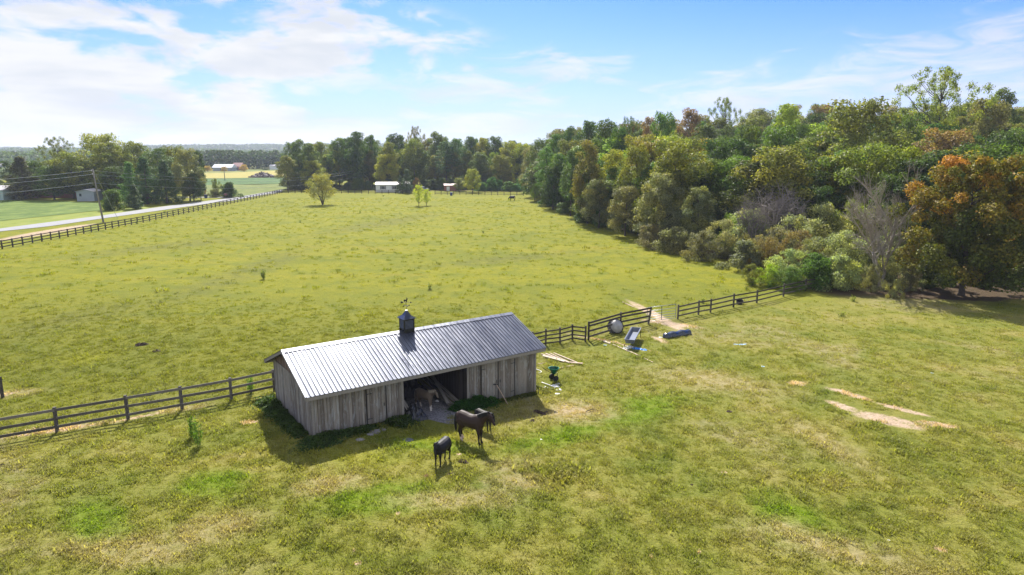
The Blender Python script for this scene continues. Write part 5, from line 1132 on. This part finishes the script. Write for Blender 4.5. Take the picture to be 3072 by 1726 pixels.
b = G(2218, 913); mb = MB(); n = 20; pr = [(.0, .0), (.3, .0), (.36, .24), (.33, .24), (.27, .04), (0, .04)]; vs = []; ti = Matrix.Rotation(R(28), 3, 'X')
for r_, z in pr:
    for j in range(n): a = 2 * math.pi * j / n; vs.append(b + ti @ Vector((r_ * math.cos(a), r_ * math.sin(a), z)) + Vector((0, 0, .14)))
mb.add(vs, [(i * n + j, i * n + (j + 1) % n, (i + 1) * n + (j + 1) % n, (i + 1) * n + j) for i in range(len(pr) - 1) for j in range(n)], .5); mono('rubber_pan', mb, M_rubber, 'black rubber feed pan at the foot of the three-rail fence', 'feed pan')
mb = MB(); p, q = G(1757, 1238), G(1806, 1236); mb.tube([p + Vector((0, 0, .05)), p.lerp(q, .35) + Vector((0, .15, .12)), q + Vector((0, 0, .05))], [.02, .018, .008], 5); mb.tube([p.lerp(q, .35) + Vector((0, .15, .12)), p.lerp(q, .6) + Vector((0, .4, .1))], .01, 5)
mono('twig', mb, M_bark, 'bent dry twig lying on the dry patch right of the barn', 'branch')
b = G(1354, 587); mb = MB(); n = 14; mb.tube([b, b + Vector((0, 0, .05)), b + Vector((0, 0, .45)), b + Vector((0, 0, .5)), b + Vector((0, 0, .95)), b + Vector((0, 0, 1.0))], [.38, .4, .42, .4, .42, .36], n); mono('barrel', mb, plain('navy_plastic', (.02, .05, .2), .5, .1, 2), 'dark blue barrel standing before the far fence', 'barrel')

# tall weeds
def weed(name, px, h, w_, n, col, label, seed=1, group=None, cat='weed', leafs=.14):
    rng = np.random.default_rng(seed); p = G(*px); root = empty(name, p, 0, label, cat, group); mb = MB(); P = []
    for k in range(n):
        a = rng.uniform(0, 6.28); r = rng.uniform(0, w_); hh_ = h * rng.uniform(.6, 1.0); b_ = Vector((math.cos(a) * r * .4, math.sin(a) * r * .4, -.03)); t_ = Vector((math.cos(a) * r, math.sin(a) * r, hh_)); mb.tube([b_, b_.lerp(t_, .5) + Vector((0, 0, .05)), t_], [.012, .01, .004], 4)
        for j in range(int(hh_ * 26)): t = rng.uniform(.15, 1); q = b_.lerp(t_, t); P.append(q + Vector(rng.normal(size=3)) * .05)
    mb.build('stem', plain('weed_stem', (.12, .17, .04), .8, .2, 3) if 'weed_stem' not in MATS else MATS['weed_stem'], root)
    P = np.array([tuple(q) for q in P]); q = leaf_quads(P, rng.normal(size=P.shape) + np.array([0, 0, .5]), leafs, rng, .35); me = npmesh('leaves', q, 4, {'v': np.repeat(rng.random(len(P)), 4), 'c': np.repeat(rng.random(len(P)), 4)}, M_leaf); o = link('foliage', me, root); o.color = (*col, 1); return root
weed('tall_weed', (595, 1340), 1.35, .25, 9, (.12, .22, .03), 'taller feathery weed standing in the lot left of the barn', 1)
weed('tall_weed', (573, 1315), 1.2, .3, 9, (.12, .22, .03), 'shorter feathery weed just behind the taller one left of the barn', 2)
weed('tall_weed', (752, 1180), 1.2, .25, 9, (.13, .26, .03), 'green weed growing through the fence beside the barn end', 3)
weed('tall_weed', (793, 838), 1.1, .4, 10, (.16, .2, .05), 'dark tuft of weed alone in the middle pasture', 4, leafs=.2)
WT = ('below the roadside fence at the far left', 'at the fence near the utility pole', 'in mid pasture left of the slim trees', 'left of the lone round tree in open grass', 'in the pasture short of the cow', 'in the pasture just behind the barn', 'in front of the thicket end', 'beside the metal gate post', 'in the lot below the thicket, upper one', 'in the lot below the thicket, lower one', 'below the lone round tree', 'right of the utility pole in open grass, upper', 'close to the roadside fence right of the pole', 'short of the far fence below the mobile home', 'at the roadside fence halfway to the bend', 'beside another tuft right of the utility pole')
for k, q in enumerate(((128, 720), (410, 672), (1080, 640), (765, 637), (1450, 700), (1290, 868), (2240, 870), (2110, 908), (2560, 905), (2525, 950), (900, 668), (645, 660), (560, 655), (1150, 590), (495, 640), (690, 668))):
    weed('weed_tuft', q, .4 + .14 * (k % 3), .4, 7, (.20, .24, .05), 'tall weed tuft standing %s' % WT[k], 10 + k, 'weed tufts scattered over the pasture', leafs=.2)

# weeds hugging the barn, grass (uncountable)
def ground_cover(name, strips, n, size, h, col, label, seed=1, up=0.):
    """strips: (u0, v0, u1, v1, half width, height factor) in barn coordinates"""
    rng = np.random.default_rng(seed); P = []; 
    ws = np.array([math.hypot(s_[2] - s_[0], s_[3] - s_[1]) * s_[4] + .05 for s_ in strips]); ci = rng.choice(len(strips), n, p=ws / ws.sum())
    S = np.array(strips)[ci]; t = rng.random(n); off = rng.normal(0, .45, (n, 2)) * S[:, 4:5]; u = S[:, 0] + (S[:, 2] - S[:, 0]) * t + off[:, 0]; v = S[:, 1] + (S[:, 3] - S[:, 1]) * t + off[:, 1]
    x = BA.x + u * UX - v * UY; y = BA.y + u * UY + v * UX; lump = .6 + .4 * np.sin(u * 3.1 + 2 * np.sin(v * 2.3)) * np.sin(v * 2.9 + 1)
    ins = (u > -.02) & (u < BL + .02) & (v > -.04) & ((u < uOL) | (u > uOR) | (v > .8)); ok = ~ins
    z = T(x, y) + h * S[:, 5] * lump * rng.random(n) ** .7 * np.exp(-(off ** 2).sum(1) / (S[:, 4] ** 2) * .8); x, y, z = x[ok], y[ok], z[ok]
    q = leaf_quads(np.stack([x, y, z], 1), rng.normal(size=(len(x), 3)) * .6 + np.array([0, 0, 1]), size, rng, .7); me = npmesh(name, q, 4, {'v': np.repeat(np.clip(rng.normal(.5, .2, len(x)), 0, 1), 4), 'c': np.repeat(np.clip(lump[ok] * .7, 0, 1), 4)}, M_leaf)
    o = tag(link(name, me), label, 'weeds', kind='stuff'); o.color = (*col, 1); return o
ground_cover('weeds', [(-.55, 6.6, -.5, 3.2, .7, 1.3), (-.45, 3.2, -.4, .6, .5, .9), (-.4, -.35, 1.8, -.5, .55, 1.1), (1.8, -.45, 3.0, -.5, .45, .8), (-.9, -.9, .8, -1.0, .5, .6)], 13000, .13, .44, (.06, .105, .03), 'dark green weeds along the left end and front-left foot of the barn', 1)
ground_cover('weeds', [(uOL - 1.0, -.35, uOL + .2, -.55, .4, 1.1), (uOL - .6, -.9, uOL + .1, -1.0, .4, .6)], 4500, .12, .6, (.06, .10, .03), 'mixed green weeds at the left post of the bay opening', 2)
ground_cover('weeds', [(uOR - .9, -.25, uOR + 1.5, -.45, .5, 1.2), (uOR + .3, -.3, uOR + .9, -.3, .3, 1.9)], 7000, .13, .6, (.035, .11, .02), 'lush green weeds at the right post of the bay opening', 3)
ground_cover('weeds', [(uOR + 2, -.2, BL - .2, -.25, .3, .5), (BL + .3, -.2, BL + .35, 3.5, .45, .7)], 5000, .12, .4, (.10, .12, .03), 'low weeds along the right doors and right corner of the barn', 4)

def tuft_mesh(seed, n, h, r):
    rng = np.random.default_rng(seed); V = []; A_ = []
    for k in range(n):
        a = rng.uniform(0, 6.28); rr = r * math.sqrt(rng.random()); bx, by = math.cos(a) * rr, math.sin(a) * rr; ln = rng.uniform(.3, 1.1); d = rng.uniform(0, 6.28); hh_ = h * rng.uniform(.5, 1.1); w_ = rng.uniform(.008, .018) * (h / .12)
        px, py = -math.sin(d) * w_, math.cos(d) * w_; mx, my = bx + math.cos(d) * ln * hh_ * .35, by + math.sin(d) * ln * hh_ * .35; tx, ty = bx + math.cos(d) * ln * hh_, by + math.sin(d) * ln * hh_
        V += [(bx - px, by - py, 0), (bx + px, by + py, 0), (mx + px * .8, my + py * .8, hh_ * .65), (mx - px * .8, my - py * .8, hh_ * .65), (mx - px * .8, my - py * .8, hh_ * .65), (mx + px * .8, my + py * .8, hh_ * .65), (tx + px * .1, ty + py * .1, hh_), (tx - px * .1, ty - py * .1, hh_)]
        A_ += [rng.random()] * 8
    return npmesh('grass_tuft', np.array(V), 4, {'v': A_, 'c': A_}, M_blade)
tuf = bpy.data.collections.new('grass_tufts')
for k in range(5): o = bpy.data.objects.new('grass_tuft', tuft_mesh(k, 30, .07 + .018 * k, .17 + .02 * k)); tuf.objects.link(o)
def scatter(name, xr, yr, dens, smin, smax, seed, label, keep, fade_y=(999, 1000)):
    xs, ys = np.arange(xr[0], xr[1] + .1, 1.5), np.arange(yr[0], yr[1] + .1, 1.5); X, Y = np.meshgrid(xs, ys); Z = T(X, Y) - .01; n_, m_ = len(xs), len(ys); ix = np.arange(n_ * m_).reshape(m_, n_)
    cx, cy = (X[:-1, :-1] + .75), (Y[:-1, :-1] + .75); k = keep(cx, cy); L_ = np.stack([ix[:-1, :-1], ix[:-1, 1:], ix[1:, 1:], ix[1:, :-1]], -1)[k].reshape(-1)
    me = npmesh(name, np.stack([X, Y, Z], -1).reshape(-1, 3), 4, mat=M_blade, loops=L_); o = link(name, me); tag(o, label, 'grass', kind='stuff')
    t = bpy.data.node_groups.new('scatter_' + name, 'GeometryNodeTree'); t.interface.new_socket('Geometry', in_out='INPUT', socket_type='NodeSocketGeometry'); t.interface.new_socket('Geometry', in_out='OUTPUT', socket_type='NodeSocketGeometry')
    q = NT(t); gi_ = q.n('NodeGroupInput'); go_ = q.n('NodeGroupOutput'); ps = q.n('GeometryNodeInputPosition').outputs[0]
    nz = q.noise(ps, .5, 3, .6); yy = q.n('ShaderNodeSeparateXYZ', i={0: ps}).outputs[1]; fade = q.n('ShaderNodeMapRange', i={0: yy, 1: fade_y[0], 2: fade_y[1], 3: 1., 4: 0.}).outputs[0]; dens = q.math('MULTIPLY', fade, float(dens)); dn = q.math('MULTIPLY', q.n('ShaderNodeMapRange', i={0: nz, 1: .35, 2: .6, 3: .45, 4: 1.25}).outputs[0], dens)
    di = q.n('GeometryNodeDistributePointsOnFaces', i={'Mesh': gi_.outputs[0], 'Density': dn, 'Seed': seed})
    ci = q.n('GeometryNodeCollectionInfo', i={'Collection': tuf, 'Separate Children': True, 'Reset Children': True})
    rz = q.n('FunctionNodeRandomValue', data_type='FLOAT_VECTOR', i={'Min': (-.15, -.15, 0), 'Max': (.15, .15, 6.28)}); sc_ = q.n('FunctionNodeRandomValue', data_type='FLOAT')
    sc_.inputs[2].default_value = smin; sc_.inputs[3].default_value = smax
    clump = q.n('ShaderNodeMapRange', i={0: q.noise(q.map(ps, (9, 3, 0)) if False else ps, 1.1, 3, .6), 1: .4, 2: .68, 3: .6, 4: 1.75}).outputs[0]; s2 = q.math('MULTIPLY', sc_.outputs[1], clump)
    io = q.n('GeometryNodeInstanceOnPoints', i={'Points': di.outputs[0], 'Instance': ci.outputs[0], 'Pick Instance': True, 'Rotation': rz.outputs[0], 'Scale': s2})
    q.link(io.outputs[0], go_.inputs[0]); md = o.modifiers.new('scatter', 'NODES'); md.node_group = t; return o
def keepf(fn=None):
    def k(x, y):
        u = (x - BA.x) * UX + (y - BA.y) * UY; v = -(x - BA.x) * UY + (y - BA.y) * UX
        r = (np.abs(x) < y * .9 + 14) & ~((u > -.6) & (u < BL + .6) & (v > -.2) & (v < BD + .6)) & ~((u > uOL - .5) & (u < uOR + .5) & (v > -1.6) & (v < 1)) & ~((y > 64) & (x > np.interp(y, [62, 150], [31, 12]) - .5))
        bare = np.zeros_like(x, bool)
        for (pa, pb, rr) in ((G(1900, 905), G(2060, 1000), 1.0), (G(2490, 1208), G(2750, 1285), .6), (G(2490, 1166), G(2612, 1203), .35), (G(2650, 1214), G(2860, 1278), .3)):
            d = np.array([pb.x - pa.x, pb.y - pa.y]); t = np.clip(((x - pa.x) * d[0] + (y - pa.y) * d[1]) / (d @ d), 0, 1); bare |= np.hypot(x - pa.x - t * d[0], y - pa.y - t * d[1]) < rr
        return r & ~bare
    return k
scatter('grass', (-62, 66), (12, 65), 26, .5, 1.1, 1, 'short tufted grass of the barn lot and near pasture', keepf(), (26, 66))
scatter('grass_clumps', (-74, 40), (44, 205), .4, .9, 1.9, 7, 'scattered darker grass clumps of the far pasture', lambda x, y: keepf()(x, y) & (y - .62 * x > 52) & (np.hypot(x + 24, y - 182) > 6) & ~((y > 150) & (x > 9)) & (x > -74 + np.maximum(0, 100 - y) * 0))
# wild unmown patch in the front right of the pony
scatter_tall = scatter('tall_grass', (.5, 4.5), (25.5, 29.5), 20, 1.3, 2.1, 3, 'rough tuft of longer dry grass in front of the horses', lambda x, y: np.hypot((x - 2.3) / 1.5, (y - 27.4) / .9) < 1)

# ------------------------------------------------------------------ far buildings, poles, wires
def bbox_part(root, name, c, d, mat_, val=.5, parent=None):
    mb = MB(); mb.box(c, d, val=val); return mb.build(name, mat_, parent or root)
def gable_roof(root, L, W, z, h, mat_, ov=.3, name='roof'):
    mb = MB(); x, y = L / 2 + ov, W / 2 + ov
    vs = [(-x, -y, z), (x, -y, z), (x, y, z), (-x, y, z), (-x, 0, z + h), (x, 0, z + h)]; vs += [(a, b_, c - .12) for a, b_, c in vs[:4]]
    mb.add(vs, [(0, 1, 5, 4), (2, 3, 4, 5), (3, 0, 4), (1, 2, 5), (0, 6, 7, 1), (1, 7, 8, 2), (2, 8, 9, 3), (3, 9, 6, 0), (9, 8, 7, 6)], .5); return mb.build(name, mat_, root)
def window(root, x, y, z, w_, h, face=-1, frame=None, shutters=True):
    f = MB(); f.box((x, y + face * .03, z), (w_, .06, h), val=.5); fo = f.build('window', frame or M_whitepl, root); p = MB()
    for s_ in (-1, 1): p.box((x + s_ * w_ * .235, y + face * .065, z), (w_ * .42, .02, h * .86), val=.5)
    p.build('pane', M_glass, fo)
    if shutters:
        for s_ in (-1, 1): q = MB(); q.box((x + s_ * (w_ / 2 + .2), y + face * .025, z), (.34, .05, h), val=.2); q.build('shutter', M_slate, root)
a = G(1149, 577); hm = empty('mobile_home', (a.x + 3.2, a.y + 2.2, a.z), .04, 'white mobile home with grey shutters behind the far fence', 'house')
bbox_part(hm, 'wall', (0, 0, 1.35), (11.4, 4.4, 2.7), M_wall); gable_roof(hm, 11.4, 4.4, 2.72, .75, M_roofw)
for x in (-3.2, .9, 3.6): window(hm, x, -2.2, 1.6, 1.3, 1.25)
d_ = bbox_part(hm, 'door', (4.9, -2.23, 1.2), (.9, .06, 2.0), M_whitepl)
a = G(1345, 575); sh = empty('shed', (a.x + .3, a.y + 4, a.z), .2, 'small red and white shed below the two tall pines', 'shed')
bbox_part(sh, 'wall', (0, 0, 1.0), (4.2, 3, 2.0), M_redwall); gable_roof(sh, 4.2, 3, 2.02, .6, M_redroof); bbox_part(sh, 'door', (-.9, -1.53, .85), (1.1, .06, 1.6), M_whitepl)
def car(px, py, rz, col, label, name='parked_car'):
    a = G(px, py); r_ = empty(name, a, rz, label, 'car'); mb = MB(); prof = [(-2.2, .35), (-2.2, .85), (-1.9, .95), (-1.3, 1.0), (-.8, 1.42), (.6, 1.42), (1.15, .98), (2.0, .85), (2.2, .6), (2.2, .35)]; n = len(prof)
    mb.add([(x, s_ * .85, z) for s_ in (-1, 1) for x, z in prof], [tuple(range(n)), tuple(range(n, 2 * n))[::-1]] + [(j, n + j, n + (j + 1) % n, (j + 1) % n) for j in range(n)]); mb.build('body', col, r_)
    for s_ in (-1, 1): g_ = MB(); g_.add([(x, s_ * .857, z) for x, z in ((-1.1, 1.02), (-.75, 1.36), (.55, 1.36), (1.0, 1.02))], [(0, 1, 2, 3)]); g_.build('side_window', M_glass, r_)
    for x in (-1.4, 1.4):
        for s_ in (-1, 1): w_ = MB(); w_.tube([(x, s_ * .7, .33), (x, s_ * .9, .33)], .33, 12); w_.build('wheel', M_rubber, r_)
car(1268, 573, .2, plain('blue_grey_paint', (.12, .16, .24), .35, .05, 1), 'blue-grey parked car right of the evergreen by the mobile home')
a = G(258, 604); sd_o = empty('shed', (a.x, a.y + 2, a.z), .12, 'pale grey shed with a low gable beside the roadside trees', 'shed')
mb = MB(); W_ = 2.35; vs = [(s_ * W_, y, z) for y in (-2, 2) for s_, z in ((-1, 0), (1, 0), (1, 2.7))]; P_ = [(-W_, 0), (W_, 0), (W_, 2.75), (0, 3.35), (-W_, 2.75)]
mb.add([(x, y, z) for y in (-2.5, 2.5) for x, z in P_], [(0, 1, 2, 3, 4), (9, 8, 7, 6, 5)] + [(j, 5 + j, 5 + (j + 1) % 5, (j + 1) % 5) for j in range(5)], .5); mb.build('wall', M_greywall, sd_o)
mb = MB(); 
for s_ in (-1, 1): mb.bar((s_ * (W_ + .25) / 2, -2.8, 3.38 - .33), (s_ * (W_ + .25) / 2, 2.8, 3.38 - .33), W_ + .3, .06, up=(s_ * .26, 0, 1), val=.5)
mb.build('roof', M_roofw, sd_o); bbox_part(sd_o, 'window', (-1.3, -2.52, 1.8), (.6, .04, .8), M_glass)
a = G(-40, 602); h2 = empty('house', (a.x, a.y + 3, a.z), .0, 'pale house end at the left edge behind the crop field', 'house'); bbox_part(h2, 'wall', (0, 0, 1.5), (10, 6, 3), plain('mint_siding', (.36, .46, .43), .7, .08, 1)); gable_roof(h2, 10, 6, 3.02, 1.2, M_roofw); window(h2, 3.2, -3, 1.6, 1, 1.2)
a = G(120, 601); h3 = empty('long_shed', (a.x, a.y + 12, a.z), .0, 'low dark open shed in shade behind the left trees', 'shed'); bbox_part(h3, 'wall', (0, 0, 1.1), (22, 4, 2.2), M_redwall); gable_roof(h3, 22, 4, 2.22, .5, M_slate)
def far_barn(px0, px1, yb, Y, hh_, rmat, wmat, label):
    a, b_ = at(px0, yb, Y), at(px1, yb, Y); L = (b_ - a).length; r_ = empty('far_barn', ((a.x + b_.x) / 2, Y + 5, 0), 0, label, 'barn'); bbox_part(r_, 'wall', (0, 0, hh_ * .3), (L, 9, hh_ * .6), wmat); gable_roof(r_, L, 9, hh_ * .6 + .02, hh_ * .55, rmat, .5); bbox_part(r_, 'door', (0, -4.55, hh_ * .25), (2.6, .08, hh_ * .45), M_slate)
far_barn(638, 694, 516, 492, 4.2, plain('white_metal_roof', (.62, .64, .68), .5, .05, 1), M_greywall, 'far long barn with a white roof beyond the yellow field')
far_barn(697, 722, 515, 505, 5.0, M_redroof, M_redwall, 'far barn with a red roof beyond the yellow field')
a = at(826, 512, 540); r_ = empty('far_house', (a.x, 540, 0), 0, 'tiny white house near the left end of the far wood', 'house'); bbox_part(r_, 'wall', (0, 0, 1.3), (7, 5, 2.6), M_wall); gable_roof(r_, 7, 5, 2.62, 1.2, M_roofw)
for k, (px, py, Y, lab) in enumerate(((33, 455, 1650, 'tiny pale house on the farthest left hillside'), (18, 494, 620, 'small house roof above the dark conifer at the left edge'))):
    a = at(px, py, Y); r_ = empty('far_house', (a.x, Y, Tz(a.x, Y)), .2, lab, 'house'); s_ = 2.2 if k == 0 else 1.5; hz_ = max(3, a.z - Tz(a.x, Y)); bbox_part(r_, 'wall', (0, 0, hz_ * .35), (9 * s_, 6 * s_, hz_ * .7), M_wall); gable_roof(r_, 9 * s_, 6 * s_, hz_ * .7 + .02, hz_ * .4, M_roofw)
# rubble pile
rn = random.Random(9); a = G(790, 533); mb = MB()
for k in range(150):
    t = rn.random() ** .6; an = rn.uniform(0, 6.28); r = 7.5 * t; zc = 3.0 * (1 - t) + .2; M3 = Matrix.Rotation(rn.uniform(0, 3), 3, 'Z') @ Matrix.Rotation(rn.uniform(-.6, .6), 3, 'X') @ Matrix.Rotation(rn.uniform(-.6, .6), 3, 'Y')
    mb.box((a.x + math.cos(an) * r, a.y + math.sin(an) * r * .5, a.z + zc * rn.uniform(.4, 1)), (rn.uniform(.6, 2.2), rn.uniform(.3, 1), rn.uniform(.3, .9)), M=M3, val=rn.random())
mono('rubble_pile', mb, wood_mat('rubble', [(.2, (.05, .035, .035)), (.5, (.18, .13, .12)), (.8, (.6, .52, .47))]), 'heap of grey and white rubble at the edge of the yellow field', 'rubble pile')['kind'] = 'stuff'
# bins, mailbox
b = G(618, 595); mb = MB(); mb.add([(b.x + s_[0] * .35 * k, b.y + s_[1] * .4 * k, b.z + z) for k, z in ((.85, 0), (1.05, 1.05)) for s_ in ((-1, -1), (1, -1), (1, 1), (-1, 1))], [(3, 2, 1, 0), (4, 5, 6, 7)] + [(j, (j + 1) % 4, 4 + (j + 1) % 4, 4 + j) for j in range(4)]); bn_ = empty('wheelie_bin', b, 0, 'dark blue rubbish bin beside the pale rounded bush', 'bin')
mb.build('bin_body', MATS['navy_plastic'], bn_, W=True); mb = MB(); mb.box((0, 0, 1.1), (.8, .9, .08)); mb.build('lid', M_slate, bn_)
b = G(678, 596); mbx = empty('mailbox', b, .1, 'red mailbox by the driveway entrance', 'mailbox'); mb = MB(); mb.box((0, 0, .5), (.1, .1, 1.0)); mb.build('post', M_pole, mbx); mb = MB(); mb.box((0, 0, 1.15), (.9, .35, .32)); mb.tube([(-.45, 0, 1.3), (.45, 0, 1.3)], .17, 10); mb.build('box', M_redroof, mbx)
# utility poles and wires
def upole(loc, h, label, lean=0., tx=False, arms=True):
    r_ = empty('utility_pole', loc, 0, label, 'utility pole'); top = Vector((lean * h, 0, h)); mb = MB(); mb.tube([(0, 0, -.2), (0, 0, .3), top * .5, top], [.19, .19, .16, .12], 10); mb.build('pole', M_pole, r_, True)
    for z in ((h - .25), (h - .95)) if arms else ():
        mb = MB(); mb.tube([(lean * z - .1, 0, z), (lean * z - .3, 0, z + .02)], [.05, .09], 8); mb.build('insulator', M_whitepl, r_)
    if tx: mb = MB(); mb.tube([(-.35, 0, h - 2.2), (-.35, 0, h - 1.2)], .28, 10); mb.build('transformer', M_wall, r_)
    return r_
up = G(310, 668); UH = (at(300, 508, up.y).z - up.z); upole(up, UH, 'tall wooden utility pole standing at the roadside fence', -.08)
gy = MB(); gy.tube([up + Vector((-.06 * UH, 0, UH - .4)), drop(at(352, 640, up.y + 7) * 1.0)], .035, 5); mono('guy_wire', gy, M_wire, 'slanting guy wire of the roadside utility pole', 'wire')
p2 = at(1085, 572, 262); p2 = drop(p2); H2 = at(1085, 507, 262).z - p2.z; upole(p2, H2, 'distant utility pole with a transformer left of the mobile home', 0, True)
p3 = drop(at(675, 545, 330)); upole(p3, at(675, 510, 330).z - p3.z, 'thin distant utility pole in the green meadow', 0, False, False)
p4 = drop(at(1137, 577, 258)); upole(p4, at(1137, 534, 258).z - p4.z, 'short thin pole at the left end of the mobile home', 0, False, False)
def wire(a, b, sag, label, r=.045, n=16):
    mb = MB(); mb.tube([a.lerp(b, t / n) - Vector((0, 0, 4 * sag * (t / n) * (1 - t / n))) for t in range(n + 1)], r, 4); mono('power_line', mb, M_wire, label, 'wire', group='wires of the roadside utility pole')
prev = Vector((-86, 70, 0))
for dz_, ypx, nm, nm2 in ((.25, 538, 'topmost wire left of the roadside utility pole', 'topmost wire right of the roadside utility pole'), (1.0, 553, 'middle wire left of the roadside utility pole', 'middle wire right of the roadside utility pole'), (2.7, 582, 'lowest wire left of the roadside utility pole', 'lowest wire right of the roadside utility pole')):
    s0 = up + Vector((-.08 * UH - .2, 0, UH - dz_)); e0 = at(-120, ypx + 10, 106); wire(s0, e0, .15, nm); e1 = p2 + Vector((0, 0, H2 - dz_)); wire(s0, e1, 2.6, nm2, .035)
wire(p2 + Vector((0, 0, H2 - 1)), at(1345, 534, 262), .5, 'faint distant wire crossing in front of the far wood', .03)

# ------------------------------------------------------------------ haze
hzm, ht, hout = mat('haze'); pv = ht.n('ShaderNodeVolumePrincipled', i={'Color': (.80, .88, 1., 1), 'Density': .00016, 'Anisotropy': .2}); ht.link(pv.outputs[0], hout.inputs['Volume'])
mb = MB(); mb.box((0, 1600, 38), (6800, 3600, 82)); hb = mb.build('haze', hzm); tag(hb, 'thin pale blue air haze over the whole landscape', 'haze', kind='stuff')
